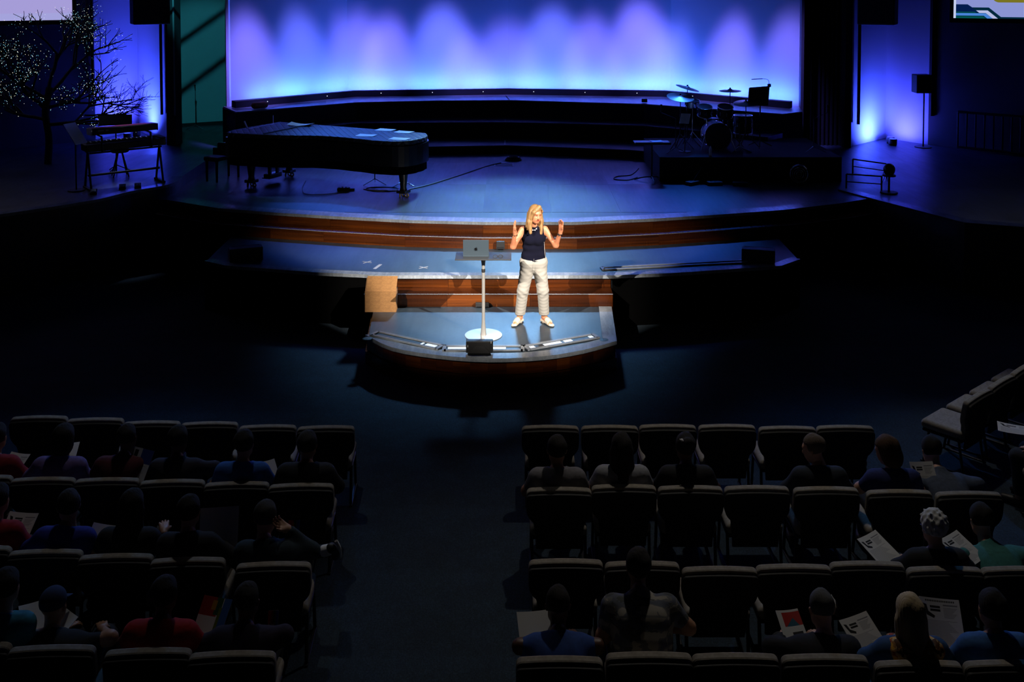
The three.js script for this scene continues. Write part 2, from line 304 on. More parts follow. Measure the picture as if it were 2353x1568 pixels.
{
  const c = structure('column_right', boxUV(box(0.16, 8, 0.4, 8.2, 5.1, -24.86)), M.blackMatte, 'black column at the right of the stage opening');
  structure('wall_panel_right', wallBetween(PR[0], PR[1], L3, 9, 0.12), M.panel, 'tall blue-lit panel beside the right column');
  structure('wall_panel_right', wallBetween(PR[1], PR[2], L3, 9, 0.12), M.panel, 'tall blue-lit panel beside the hung loudspeaker');
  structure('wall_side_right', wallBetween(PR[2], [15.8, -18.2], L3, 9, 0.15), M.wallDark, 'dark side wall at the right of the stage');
  structure('trim_1', box(0.06, 6.6, 0.06, -10.72, 5.62, -25.9), M.blackMatte, 'thin black upright bar behind the tree');
  structure('trim_2', box(0.055, 5.6, 0.055, -8.85, 4.66, -25.55), M.blackMatte, 'thin black upright bar by the left column');
  structure('trim_3', box(0.06, 5.6, 0.06, 8.55, 4.5, -24.95), M.blackMatte, 'thin black upright bar by the right column');
  structure('trim_4', box(0.09, 6.6, 0.06, 10.4, 5.2, -25.02), M.blackMatte, 'thick black upright bar behind the loudspeaker');
}
// pleated black drape closing the opening at the right
{
  const pts = []; for (let i = 0; i <= 60; i++) pts.push([6.95 + 1.25 * i / 60, -25.05 + 0.05 * Math.sin(i * 1.25)]);
  const o = mesh('stage_drape', poly([...pts, ...pts.slice().reverse().map((p) => [p[0], p[1] - 0.02])], L3, 8.9), M.blackMatte);
  tag(o, 'black pleated drape between blue wall and right column', 'drape');
}
// ---------------------------------------------------------------- lamps
function lampOf(parent, at, to, c, i, angle, pen, r) {
  const L = new THREE.SpotLight(lin(...c), i, 0, R(angle), pen, 2); L.position.set(...at); L.target.position.set(...to);
  L.castShadow = true; L.shadow.mapSize.set(1024, 1024); L.shadow.radius = r / 0.02; L.name = 'beam';
  parent.add(L, L.target); L.target.name = 'beam_target'; return L;
}
for (const f of HUNG) {                                // stage fixtures on their yokes
  const a = V(...f.at), d = V(...f.to).sub(a).normalize();
  const g = thing(f.n, f.l, 'stage light', f.at);
  const q = new THREE.Quaternion().setFromUnitVectors(V(0, 0, 1), d);
  const can = lathe([[0.02, -0.42], [f.r * 0.9, -0.38], [f.r, -0.3], [f.r * 0.8, -0.2], [f.r * 1.05, 0], [f.r * 1.05, 0.03]], 18).rotateX(Math.PI / 2).applyQuaternion(q);
  mesh('lamp_housing', can, M.blackMatte, g);
  const lens = new THREE.CircleGeometry(f.r * 0.98, 20).applyQuaternion(q).translate(d.x * 0.012, d.y * 0.012, d.z * 0.012);
  mesh('lens', lens, glow(f.c, 2), g);
  mesh('yoke', [rod([-f.r * 1.3, 0, 0], [-f.r * 1.3, 0.3, 0], 0.012), rod([f.r * 1.3, 0, 0], [f.r * 1.3, 0.3, 0], 0.012), rod([-f.r * 1.3, 0.3, 0], [f.r * 1.3, 0.3, 0], 0.012), rod([0, 0.3, 0], [0, 0.5, 0], 0.015)], M.blackMatte, g);
  if (f.cut) {                                         // shutter blade that trims the beam along the front of the thrust
    const P = (x, k) => { const v = V(x, 0.4, f.cut).sub(a); return v.multiplyScalar(k / 12); }, q0 = P(-5, 0.62), q1 = P(5, 0.62), dn = V(0, -0.34, 0.1);
    const sl = new THREE.BufferGeometry().setFromPoints([q0, q1, q1.clone().add(dn), q0, q1.clone().add(dn), q0.clone().add(dn)]); sl.computeVertexNormals();
    mesh('shutter_blade', [sl, sl.clone().translate(0, 0, 0.003)], M.shutter, g);
    const h = V(f.side - a.x, 0, -14.9 - a.z).normalize(), e = h.clone().multiplyScalar(0.6), w = V(h.z, 0, -h.x).multiplyScalar((a.x > 0 ? -1 : 1) * Math.sign(h.z) * 0.4), P3 = (k, y) => e.clone().addScaledVector(w, k).setY(y);
    const sd = new THREE.BufferGeometry().setFromPoints([P3(0, -0.95), P3(1, -0.95), P3(1, 0.15), P3(0, -0.95), P3(1, 0.15), P3(0, 0.15)]); sd.computeVertexNormals();
    mesh('shutter_blade', [sd, sd.clone().translate(0, 0, 0.003)], M.shutter, g);                    // and past the far side of the thrust
  }
  lampOf(g, [d.x * 0.06, d.y * 0.06, d.z * 0.06], [d.x * 2, d.y * 2, d.z * 2], f.c, f.i, f.a, f.p, f.cut ? 0.008 : f.r);
}
// LED bars lying in the trough at the foot of the curved wall
{
  const names = ['far left', 'centre left', 'centre right', 'far right'];
  for (let i = 0; i < 4; i++) {
    const a = WALL[i], b = WALL[i + 1], n = nrm(a, b), L = Math.hypot(b[0] - a[0], b[1] - a[1]);
    const k = Math.round(L / 1.35);
    for (let j = 0; j < k; j++) {
      const t = (j + 0.5) / k, off = 0.33, x = a[0] + (b[0] - a[0]) * t + n[0] * off, z = a[1] + (b[1] - a[1]) * t + n[1] * off, w = L / k - 0.12;
      const g = thing('led_wash_bar', `${['first', 'second', 'third', 'fourth', 'fifth'][j]} LED wash bar from the left under the ${names[i]} panel of the blue wall`, 'light bar', [x, 2.2, z], Math.atan2(n[0], n[1]));
      mesh('bar_housing', rbox(w, 0.07, 0.09, 0.012, 0, 0.04, 0), M.black, g);
      mesh('lens', rbox(w - 0.06, 0.012, 0.05, 0.004, 0, 0.08, -0.01), glow([0.55, 0.6, 1], 1.2), g);
      const s = 0.82 + 0.36 * hash(i * 5 + j, 11);
      const ra = new THREE.RectAreaLight(lin(...CYC.bar), CYC.barI * s, w - 0.06, 0.06); ra.position.set(0, 0.095, -0.01); ra.quaternion.setFromUnitVectors(V(0, 0, -1), V(0, 0.93, -0.37).normalize()); ra.name = 'bar_light'; g.add(ra);
    }
  }
}
// lavender wash from the truss onto the curved wall
CYC.over.forEach(([x, y, I, a], k) => {
  const wz = (() => { for (let i = 0; i < 4; i++) if (x <= WALL[i + 1][0]) { const t = (x - WALL[i][0]) / (WALL[i + 1][0] - WALL[i][0]); return WALL[i][1] + t * (WALL[i + 1][1] - WALL[i][1]); } return -25; })();
  const px = x * 0.8, pz = wz + 3.2 - Math.abs(x) * 0.12, g = thing('wall_wash_light', 'lavender wall wash light on the truss above the stage', 'stage light', [px, 8.5, pz], 0, 'wall wash lights');
  const d = V(x - px, y - 8.5, wz - pz).normalize(), q = new THREE.Quaternion().setFromUnitVectors(V(0, 0, 1), d);
  mesh('lamp_housing', lathe([[0.02, -0.36], [0.11, -0.34], [0.12, -0.2], [0.13, 0.02]], 16).rotateX(Math.PI / 2).applyQuaternion(q), M.blackMatte, g);
  mesh('lens', new THREE.CircleGeometry(0.115, 18).applyQuaternion(q).translate(d.x * 0.01, d.y * 0.01, d.z * 0.01), glow([0.2, 0.18, 1], 2), g);
  lampOf(g, [d.x * 0.06, d.y * 0.06, d.z * 0.06], [d.x * 3, d.y * 3, d.z * 3], k % 3 === 1 ? [0.13, 0.15, 1] : [0.19, 0.15, 1], I, a, 0.8, 0.2);
});
// floor uplights against the folded side panels
function uplight(x, z, tx, tz, I, label, c = [0.04, 0.075, 1], h = 0.5) {
  const g = thing('floor_uplight', label, 'floor light', [x, L3, z]);
  mesh('lamp_housing', lathe([[0.0, 0.0], [0.09, 0.0], [0.1, 0.05], [0.1, 0.15], [0.085, 0.16]], 16), M.black, g);
  mesh('lens', disc(0.08, 0.01, 0, 0.16, 0, 16), glow(c, 1.5), g);
  lampOf(g, [0, 0.19, 0], [tx - x, h, tz - z], c, I, 64, 1, 0.05);
}
uplight(-9.9, -26.0, -9.4, -26.4, 48, 'small floor uplight below the panel beside the left column', undefined, 1.0);
uplight(-9.85, -26.5, -10.42, -26.75, 21, 'small floor uplight below the panel behind the tree', [0.05, 0.05, 1], 0.9);
uplight(9.45, -25.05, 9.0, -25.55, 50, 'small floor uplight below the panel beside the right column');
uplight(9.5, -25.35, 10.0, -25.65, 17, 'small floor uplight below the panel by the pole loudspeaker', [0.052, 0.05, 1]);
// ---------------------------------------------------------------- on the stage
M.bronze = mat([0.32, 0.30, 0.22], 0.3, { metalness: 0.9 });
// concert grand under a quilted cover: local x runs from keyboard to tail, z towards the audience
{
  const g = thing('grand_piano', 'black concert grand piano under a quilted cover, sheets lying on its lid', 'piano', [-4.94, L3, -21.4], R(-25.8));
  const rim = arc([[0.02, 0], [0.02, 1.6], [0.55, 1.61], [1.27, 1.44], [1.95, 1.17], [2.7, 1.15], [3.35, 1.2], [3.75, 1.05], [3.86, 0.7], [3.8, 0.3], [3.6, 0.02]], 4);
  const shape = (pts) => new THREE.Shape(pts.map((p) => new THREE.Vector2(p[0], -p[1])));
  const ext = (pts, y, h, b) => new THREE.ExtrudeGeometry(shape(pts), { depth: h, bevelEnabled: b > 0, bevelSize: b, bevelThickness: b, bevelSegments: 2 }).rotateX(-Math.PI / 2).translate(0, y, 0);
  mesh('case', ext(offsetPath(rim, 0.04), 0.62, 0.38, 0), M.blackGloss, g);
  const lid = mesh('cover', boxUV(ext(rim, 1.03, 0.05, 0.018)), M.quilt, g);
  mesh('cover_fold', tube([[0.85, 1.104, 0.02], [0.87, 1.107, 0.8], [0.85, 1.104, 1.53]], 0.014, 12), M.quilt, lid);
  const sk = []; rim.forEach((p, i) => sk.push([p[0] + 0.012 * Math.sin(i * 2.3), p[1] + 0.012 * Math.cos(i * 1.9)]));
  for (const [a, b] of [[sk, offsetPath(sk, -0.02)]]) mesh('cover_skirt', poly([...a, ...b.slice().reverse()], 0.46, 1.04), M.velvet, g);
  mesh('key_bed', [box(0.42, 0.14, 1.52, -0.19, 0.68, 0.8), rbox(0.3, 0.16, 0.09, 0.02, -0.12, 0.79, 0.06), rbox(0.3, 0.16, 0.09, 0.02, -0.12, 0.79, 1.54)], M.blackGloss, g);
  const kb = mesh('white_keys', box(0.15, 0.02, 1.24, -0.26, 0.765, 0.8), M.ivory, g); void kb;
  const bk = []; for (let i = 0; i < 51; i++) if (![0, 3].includes(i % 7)) bk.push(box(0.095, 0.014, 0.011, -0.235, 0.782, 0.2 + i * 0.0239)); mesh('black_keys', bk, M.black, g);
  for (const [x, z] of [[0.42, 0.2], [0.42, 1.38], [3.66, 0.92]]) {
    const l = mesh('leg', [lathe([[0.05, 0.12], [0.075, 0.14], [0.06, 0.2], [0.075, 0.32], [0.1, 0.56], [0.105, 0.64]], 12).translate(x, 0, z), rbox(0.2, 0.06, 0.2, 0.01, x, 0.12, z)], M.blackGloss, g);
    for (const a of [0, 2.1, 4.2]) mesh('caster', new THREE.TorusGeometry(0.035, 0.016, 8, 14).rotateY(a).translate(x + 0.075 * Math.cos(a), 0.05, z + 0.075 * Math.sin(a)), M.brass, l);
  }
  mesh('pedal_lyre', [box(0.06, 0.5, 0.05, 0.5, 0.38, 0.68), box(0.06, 0.5, 0.05, 0.5, 0.38, 0.92), rbox(0.16, 0.1, 0.4, 0.02, 0.48, 0.14, 0.8), ...[0.7, 0.8, 0.9].map((z) => rbox(0.14, 0.02, 0.03, 0.008, 0.36, 0.08, z))], M.blackGloss, g);
  const dk = mesh('music_desk', [rod([0.30, 1.14, 0.55], [0.30, 1.14, 1.3], 0.006), rod([0.30, 1.14, 0.55], [0.22, 1.30, 0.45], 0.006), rod([0.3, 1.1, 0.92], [0.3, 1.14, 0.92], 0.01)], M.metal, g);
  mesh('desk_lamp', [box(0.02, 0.16, 0.03, 0.26, 1.22, 1.34, 0, 0, 0.5)], M.white, dk);
}
function sheet(name, label, cat, x, y, z, w, d, o = {}) {        // thin, slightly curled leaf of paper
  const g = new THREE.BoxGeometry(w, 0.0035, d, 10, 1, 6), p = g.attributes.position, c = o.curl ?? 0.012;
  for (let i = 0; i < p.count; i++) { const u = p.getX(i) / w * 2, v = p.getZ(i) / d * 2; p.setY(i, p.getY(i) + c * (u * u + 0.3 * u * v)); }
  g.computeVertexNormals();
  const m = mesh(name, g, o.mat ?? M.paper); m.position.set(x, y, z); m.rotation.set(R(o.rx ?? 0), R(o.ry ?? 0), R(o.rz ?? 0), 'YXZ');
  return tag(m, label, cat, o.group);
}
{
  const g = 'sheets on the piano lid', y = L3 + 1.1;
  sheet('sheet_music', 'white sheet on the piano lid nearest the audience, at the tail', 'sheet', -2.12, y, -19.07, 0.36, 0.26, { ry: -18, group: g, curl: 0.004 });
  sheet('sheet_music', 'white sheet at the far right corner of the piano lid', 'sheet', -2.13, y, -19.93, 0.34, 0.26, { ry: -20, group: g, curl: 0.004 });
  sheet('sheet_music', 'white sheet near the middle of the piano lid, left of the others', 'sheet', -2.81, y, -19.5, 0.36, 0.26, { ry: -14, group: g, curl: 0.004 });
  sheet('sheet_music', 'white sheet on the far middle edge of the piano lid', 'sheet', -2.53, y, -20.22, 0.36, 0.26, { ry: -20, group: g, curl: 0.004 });
  sheet('song_book', 'open white song book at the left end of the piano lid', 'book', -4.36, y + 0.012, -20.85, 0.5, 0.3, { ry: -8, curl: 0.03 });
}
{ // bench
  const g = thing('piano_bench', 'black padded bench at the left end of the piano', 'bench', [-5.95, L3, -20.75], R(64));
  mesh('seat', rbox(0.75, 0.09, 0.36, 0.03, 0, 0.47, 0), M.black, g);
  for (const x of [-0.32, 0.32]) for (const z of [-0.13, 0.13]) mesh('leg', rod([x, 0, z], [x, 0.43, z], 0.022, 0.03), M.blackGloss, g);
}
// cables, floor pocket, pedals near the piano
const cableOf = (label, pts, r = 0.009, m = M.cable) => tag(mesh('cable', tube(pts, r, pts.length * 6), m), label, 'cable');
const fl = L3 + 0.012;
cableOf('pale twisted cable running from the piano leg to the floor pocket', [[-2.05, fl, -19.62], [-1.7, fl, -20.05], [-1.3, fl, -20.75], [-0.9, fl, -21.5], [-0.5, fl, -22.25], [-0.25, fl, -22.55]], 0.014, M.cableGrey);
cableOf('thin black cable curling on the floor below the piano', [[-4.2, fl, -20.5], [-4.1, fl, -19.7], [-3.9, fl, -19.2], [-3.5, fl, -19.25], [-3.2, fl, -19.55]], 0.008);
cableOf('loops of cable lying beside the piano leg', [[-2.9, fl, -19.7], [-2.6, fl, -19.5], [-2.2, fl, -19.6], [-2.3, fl, -19.85], [-2.8, fl, -19.85], [-2.85, fl, -19.65], [-2.4, fl, -19.55]], 0.008, M.cableGrey);
cableOf('short cable loop on the floor left of the flat music stand', [[2.75, fl, -21.9], [2.6, fl, -21.4], [2.45, fl, -21.1], [2.2, fl, -21.0], [2.1, fl, -20.7], [2.35, fl, -20.6], [2.6, fl, -20.9]], 0.009);
{
  const g = thing('floor_pocket', 'pale outlined floor pocket at the back of the stage', 'floor box', [-0.18, L3, -22.35]);
  mesh('frame', [box(0.42, 0.01, 0.02, 0, 0.006, -0.16), box(0.42, 0.01, 0.02, 0, 0.006, 0.16), box(0.02, 0.01, 0.3, -0.2, 0.006, 0), box(0.02, 0.01, 0.3, 0.2, 0.006, 0), box(0.42, 0.01, 0.02, 0, 0.006, 0.03)], M.cableGrey, g);
  mesh('lid', box(0.38, 0.006, 0.3, 0, 0.004, 0), M.black, g);
  const c = thing('cable_coil', 'small black coil of cable behind the floor pocket', 'cable coil', [0.03, L3, -22.95]);
  mesh('coil', [0, 1, 2].map((i) => new THREE.TorusGeometry(0.13 - i * 0.015, 0.018, 8, 20).rotateX(Math.PI / 2).scale(1.3, 1, 0.8).translate(0, 0.02 + i * 0.025, 0)), M.cable, c);
  const p = thing('effects_pedal', 'small black pedal with chrome knobs on the floor below the piano', 'pedal', [-3.28, L3, -19.62]);
  mesh('case', [rbox(0.24, 0.06, 0.14, 0.02, 0, 0.032, 0), box(0.1, 0.03, 0.04, 0.16, 0.02, -0.02)], M.black, p); mesh('knob', ball(0.014, -0.02, 0.068, 0.02), M.chrome, p); mesh('knob', ball(0.014, 0.05, 0.068, 0.01), M.chrome, p);
}
function micStand(x, z, h, label, boom, y = L3) {
  const g = thing('microphone_stand', label, 'mic stand', [x, y, z]);
  mesh('base', [0, 2.1, 4.2].map((a) => rod([0, 0.12, 0], [0.26 * Math.cos(a + 0.4), 0.012, 0.26 * Math.sin(a + 0.4)], 0.009)), M.chrome, g);
  mesh('pole', rod([0, 0.1, 0], [0, h, 0], 0.011, 0.008), M.darkMetal, g);
  if (boom) mesh('boom', rod([0, h, 0], boom, 0.007), M.darkMetal, g);
  const e = boom ?? [0, h, 0]; mesh('microphone', [rod(e, [e[0], e[1] + 0.13, e[2] + 0.03], 0.012, 0.02), ball(0.028, e[0], e[1] + 0.15, e[2] + 0.035)], M.black, g);
}
micStand(-2.75, -20.2, 0.5, 'short microphone stand under the middle of the piano', [0.2, 0.55, -0.2]);
micStand(-2.15, -20.0, 0.5, 'short microphone stand under the tail of the piano', [-0.2, 0.56, -0.2]);
micStand(-8.7, -27.8, 1.06, 'slim straight microphone stand before the teal wall');
// keyboards on the riser at the left; their backs face the hall
{
  const a = R(38), cx = -7.32, cz = -19.05, y0 = 1.38;
  const st = thing('keyboard_stand', 'black keyboard stand with low crossbar on the left riser', 'stand', [cx, y0, cz], a);
  for (const x of [-0.66, 0.66]) mesh('leg', [rod([x, 0.02, -0.2], [x, 0.70, 0.0], 0.02), rod([x, 0.02, 0.2], [x, 0.70, 0.0], 0.02), rbox(0.06, 0.04, 0.5, 0.01, x, 0.02, 0)], M.black, st);
  mesh('crossbar', [rod([-0.66, 0.26, 0], [0.66, 0.26, 0], 0.022), rod([-0.66, 0.69, -0.12], [0.66, 0.69, -0.12], 0.018), rod([-0.66, 0.69, 0.12], [0.66, 0.69, 0.12], 0.018)], M.black, st);
  for (const x of [-0.45, 0.45]) mesh('upper_arm', [rod([x, 0.7, 0.19], [x, 0.98, 0.15], 0.02), rod([x, 0.985, -0.14], [x, 0.985, 0.16], 0.015)], M.black, st);
  const sp = thing('stage_piano', 'long black stage piano with a row of white keys, lower keyboard', 'keyboard', [cx, y0 + 0.71, cz], a);
  mesh('body', [rbox(1.46, 0.13, 0.36, 0.015, 0, 0.075, 0), rbox(0.1, 0.03, 0.36, 0.01, 0.68, 0.15, 0)], M.black, sp);
  for (let i = 0; i < 48; i++) mesh('white_key', box(0.0245, 0.02, 0.15, -0.66 + i * 0.0265, 0.152, -0.09), M.ivory, sp);
  mesh('black_keys', Array.from({ length: 48 }, (_, i) => [2, 6].includes(i % 7) ? null : box(0.012, 0.018, 0.09, -0.648 + i * 0.0265, 0.168, -0.05)), M.black, sp);
  const sy = thing('red_synthesizer', 'red topped synthesizer tilted on the upper arms of the keyboard stand', 'keyboard', [cx - 0.02, y0 + 1.0, cz], a);
  mesh('body', rbox(1.2, 0.12, 0.3, 0.015, 0, 0.07, 0, R(-3)), M.black, sy);
  mesh('top_panel', box(1.17, 0.012, 0.27, 0, 0.131, -0.016, R(-3)), M.red, sy);
  mesh('end_cheek', [rbox(0.02, 0.13, 0.3, 0.006, -0.605, 0.07, 0, R(-3))], M.white, sy); mesh('end_cheek', [rbox(0.02, 0.13, 0.3, 0.006, 0.605, 0.07, 0, R(-3))], M.black, sy);
  mesh('back_label', [box(0.1, 0.022, 0.003, -0.44, 0.095, 0.158, R(-3)), box(0.05, 0.026, 0.003, -0.33, 0.095, 0.158, R(-3))], M.tape, sy);
  const tb = thing('tablet_holder', 'pale tilted tablet at the left end of the keyboards', 'tablet', [-8.02, y0, -18.55], R(70));
  mesh('pole', rod([0, 0, 0], [0, 0.95, 0], 0.014), M.black, tb); mesh('foot', disc(0.15, 0.02, 0, 0.01, 0), M.black, tb);
  mesh('tablet', rbox(0.30, 0.46, 0.014, 0.006, 0, 1.06, 0, R(-38)), M.white, tb);
  const ms = thing('music_stand', 'black music stand behind the keyboards before the lit panel', 'music stand', [-8.0, y0, -20.4], R(20));
  mesh('pole', rod([0, 0, 0], [0, 1.0, 0], 0.014), M.black, ms); mesh('base', [0, 2.1, 4.2].map((q) => rod([0, 0.14, 0], [0.28 * Math.cos(q), 0.01, 0.28 * Math.sin(q)], 0.01)), M.black, ms);
  mesh('tray', [rbox(0.62, 0.36, 0.02, 0.01, 0, 1.06, 0.06, R(-64)), box(0.62, 0.02, 0.06, 0, 0.99, -0.1)], M.black, ms);
  const pd = [[-7.6, -18.3, 'expression pedal under the left half of the keyboards'], [-7.25, -18.75, 'sustain pedal under the middle of the keyboards'], [-7.0, -18.85, 'small pedal under the right half of the keyboards']];
  for (const [x, z, l] of pd) { const p = thing('foot_pedal', 'black ' + l, 'pedal', [x, y0, z], R(20)); mesh('plate', rbox(0.12, 0.05, 0.2, 0.01, 0, 0.03, 0, R(10)), M.black, p); mesh('tread', rbox(0.07, 0.012, 0.12, 0.004, 0, 0.062, 0.02, R(10)), M.chrome, p); }
  const bn = thing('stool', 'black round stool behind the keyboards', 'stool', [-7.75, y0, -19.95]); mesh('seat', lathe([[0, 0.56], [0.17, 0.56], [0.18, 0.52], [0.16, 0.48], [0, 0.48]], 20), M.black, bn);
  for (const q of [0.3, 1.87, 3.44, 5.0]) mesh('leg', rod([0.2 * Math.cos(q), 0, 0.2 * Math.sin(q)], [0.05 * Math.cos(q), 0.49, 0.05 * Math.sin(q)], 0.014), M.black, bn);
}
// drum kit on its black riser
{
  const y0 = L3 + 0.5;
  deck('drum_riser', 'low black drum riser at the right of the stage', [[3.0, -20.5], [6.7, -20.5], [6.7, -23.0], [3.0, -23.0]], L3, y0, M.blackMatte);
  const drum = (name, label, x, y, z, r, h, tilt = 0, m = M.black) => {
    const g = thing(name, label, 'drum', [x, y0, z]);
    const add = (n, geo, mm) => { geo.rotateX(tilt); geo.translate(0, y - y0, 0); return mesh(n, geo, mm, g); };
    add('shell', new THREE.CylinderGeometry(r, r, h, 26, 1, true), m); add('drum_head', disc(r * 0.97, 0.006, 0, h / 2 - 0.004, 0, 26), mat([0.05, 0.05, 0.055], 0.5)); add('drum_head', disc(r * 0.97, 0.006, 0, -h / 2 + 0.004, 0, 26), M.black);
    add('hoop', new THREE.TorusGeometry(r, 0.011, 6, 28).rotateX(Math.PI / 2).translate(0, h / 2, 0), M.chrome); add('hoop', new THREE.TorusGeometry(r, 0.011, 6, 28).rotateX(Math.PI / 2).translate(0, -h / 2, 0), M.chrome);
    const lug = []; for (let i = 0; i < 8; i++) lug.push(rbox(0.022, Math.min(0.08, h * 0.5), 0.026, 0.006, 0, 0, r + 0.008).rotateY(i * Math.PI / 4)); add('lugs', merge(lug), M.chrome);
    return g;
  };
  const legs3 = (g, r, top) => { for (let i = 0; i < 3; i++) { const a = i * 2.094 + 0.5; mesh('leg', rod([r * Math.cos(a), 0, r * Math.sin(a)], [r * 0.96 * Math.cos(a), top, r * 0.96 * Math.sin(a)], 0.008), M.chrome, g); } };
  const bd = drum('bass_drum', 'big black bass drum at the front of the kit', 4.35, y0 + 0.30, -21.5, 0.285, 0.42, Math.PI / 2);
  mesh('spur', [rod([-0.26, 0.3, 0.1], [-0.36, 0.0, 0.25], 0.01), rod([0.26, 0.3, 0.1], [0.36, 0.0, 0.25], 0.01)], M.chrome, bd);
  const t1 = drum('rack_tom', 'small black tom above the bass drum, left one', 4.12, y0 + 0.80, -21.6, 0.15, 0.2, R(18)); mesh('mount', rod([0.05, 0.5, 0], [0.02, 0.75, 0], 0.012), M.chrome, t1);
  const t2 = drum('rack_tom', 'small black tom above the bass drum, right one', 4.55, y0 + 0.79, -21.6, 0.165, 0.22, R(18)); mesh('mount', rod([-0.05, 0.5, 0], [-0.02, 0.75, 0], 0.012), M.chrome, t2);
  legs3(drum('floor_tom', 'black floor tom at the right of the kit', 5.05, y0 + 0.45, -22.1, 0.2, 0.38), 0.22, 0.55);
  const sn = drum('snare_drum', 'chrome snare drum at the left of the kit', 3.92, y0 + 0.92, -21.95, 0.15, 0.13, R(8), M.chrome); mesh('stand', [rod([0, 0.1, 0], [0, 0.84, 0], 0.012), ...[0, 2.1, 4.2].map((a) => rod([0, 0.3, 0], [0.24 * Math.cos(a), 0.01, 0.24 * Math.sin(a)], 0.01))], M.chrome, sn);
  const cym = (label, x, y, z, r, tx, tz, two) => {
    const g = thing('cymbal', label, 'cymbal', [x, y0, z]), h = y - y0;
    const c = lathe([[0.006, 0.045], [0.035, 0.042], [0.055, 0.02], [r, 0.0], [r, -0.003], [0.05, 0.014], [0.006, 0.038]], 30).rotateX(tx).rotateZ(tz).translate(0, h, 0); mesh('plate', c, M.bronze, g);
    if (two) mesh('plate', lathe([[0.006, -0.03], [0.05, -0.02], [r, 0.0], [r, -0.004], [0.05, -0.026], [0.006, -0.034]], 30).translate(0, h - 0.03, 0), M.bronze, g);
    mesh('wing_nut', [ball(0.02, 0, h + 0.055, 0), rod([0, h, 0], [0, h + 0.05, 0], 0.007)], M.black, g);
    mesh('stand', [rod([0, 0.25, 0], [0, h - 0.02, 0], 0.013, 0.009), ...[0.4, 2.5, 4.6].map((a) => rod([0, 0.32, 0], [0.3 * Math.cos(a), 0.012, 0.3 * Math.sin(a)], 0.01)), rod([0, h * 0.62, 0], [0, h * 0.66, 0], 0.022)], M.darkMetal, g);
  };
  cym('thin crash cymbal tilted high at the left of the kit', 3.78, 2.93, -21.8, 0.26, R(4), R(-15));
  cym('wide ride cymbal lying lower left in the kit', 3.58, 2.77, -21.5, 0.29, R(14), R(-4));
  cym('flat crash cymbal seen edge on beside the music stand', 4.70, 2.87, -21.8, 0.235, R(2), R(1));
  cym('pale cymbal half behind the black music stand', 5.02, 2.62, -21.7, 0.27, R(8), R(4), true);
  const ms = thing('music_stand', 'tall black music stand with a clip lamp beside the drums', 'music stand', [5.35, y0, -21.8], R(14));
  mesh('pole', rod([0, 0, 0], [0, 0.95, 0], 0.014), M.black, ms); mesh('base', [0, 2.1, 4.2].map((q) => rod([0, 0.14, 0], [0.28 * Math.cos(q), 0.01, 0.28 * Math.sin(q)], 0.01)), M.black, ms);
  const s2 = new THREE.Shape([[-0.27, -0.19], [0.21, -0.19], [0.29, 0.23], [-0.17, 0.21], [-0.2, 0.2]].map((q) => new THREE.Vector2(...q)));
  mesh('tray', new THREE.ExtrudeGeometry(s2, { depth: 0.015, bevelEnabled: false }).rotateX(R(-12)).translate(-0.05, 1.08, 0), M.black, ms);
  const cl = mesh('clip', rbox(0.07, 0.07, 0.05, 0.012, 0.23, 1.32, -0.04), M.black, ms); mesh('lamp_neck', tube([[0.23, 1.34, -0.04], [0.2, 1.44, -0.04], [0.07, 1.47, -0.04]], 0.005, 10), M.black, cl); mesh('lamp_head', rbox(0.26, 0.016, 0.03, 0.006, -0.06, 1.465, -0.04, 0, 0, R(2)), M.black, cl);
  const th = thing('drum_throne', 'round black drum stool behind the kit', 'stool', [4.45, y0, -22.55]); mesh('seat', lathe([[0, 0.52], [0.15, 0.52], [0.17, 0.49], [0.15, 0.44], [0, 0.44]], 20), M.black, th); mesh('pole', rod([0, 0.1, 0], [0, 0.45, 0], 0.018), M.chrome, th); legs3(th, 0.2, 0.2);
  micStand(3.4, -21.0, 0.72, 'boom microphone stand at the left corner of the drum riser', [-0.32, 0.86, 0.1], y0);
  micStand(4.75, -21.1, 0.6, 'boom microphone stand before the bass drum', [-0.25, 0.5, 0.05], y0);
  micStand(6.3, -21.1, 0.7, 'boom microphone stand at the right end of the drum riser', [0.25, 0.85, 0.1], y0);
  const bt = thing('water_bottle', 'clear narrow bottle standing on the drum riser edge', 'bottle', [4.06, y0, -20.65]); mesh('bottle', lathe([[0, 0], [0.03, 0.003], [0.032, 0.14], [0.014, 0.18], [0.013, 0.2], [0, 0.2]], 14), M.white, bt); mesh('cap', disc(0.014, 0.02, 0, 0.21, 0, 12), M.black, bt);
  const pk = thing('drum_tablet', 'pale tilted tablet among the drum stands', 'tablet', [3.62, y0, -21.15], R(-20)); mesh('pole', rod([0, 0, 0], [0, 0.6, 0], 0.012), M.black, pk); mesh('tablet', rbox(0.2, 0.28, 0.012, 0.006, 0, 0.7, 0, R(-50)), M.white, pk); mesh('foot', disc(0.13, 0.015, 0, 0.008, 0), M.black, pk);
  // flat stand in front of the riser
  const fs = thing('flat_stand', 'black stand with a flat wide tray in front of the drum riser', 'stand', [2.85, L3, -20.57]);
  mesh('pole', rod([0, 0.05, 0], [0, 0.78, 0], 0.018), M.black, fs); mesh('foot', [0.35, 2.8, 4.75].map((q) => tube([[0, 0.09, 0], [0.15 * Math.cos(q), 0.07, -0.15 * Math.sin(q)], [0.36 * Math.cos(q), 0.014, -0.36 * Math.sin(q)]], 0.014, 8)), M.darkMetal, fs);
  mesh('tray', [rbox(0.72, 0.02, 0.42, 0.008, 0, 0.79, 0), rbox(0.72, 0.05, 0.02, 0.006, 0, 0.8, 0.21)], M.tier, fs);
  sheet('set_list', 'folded sheet lying on the flat stand tray', 'sheet', 2.95, L3 + 0.81, -20.6, 0.24, 0.18, { ry: 12, curl: 0.006 });
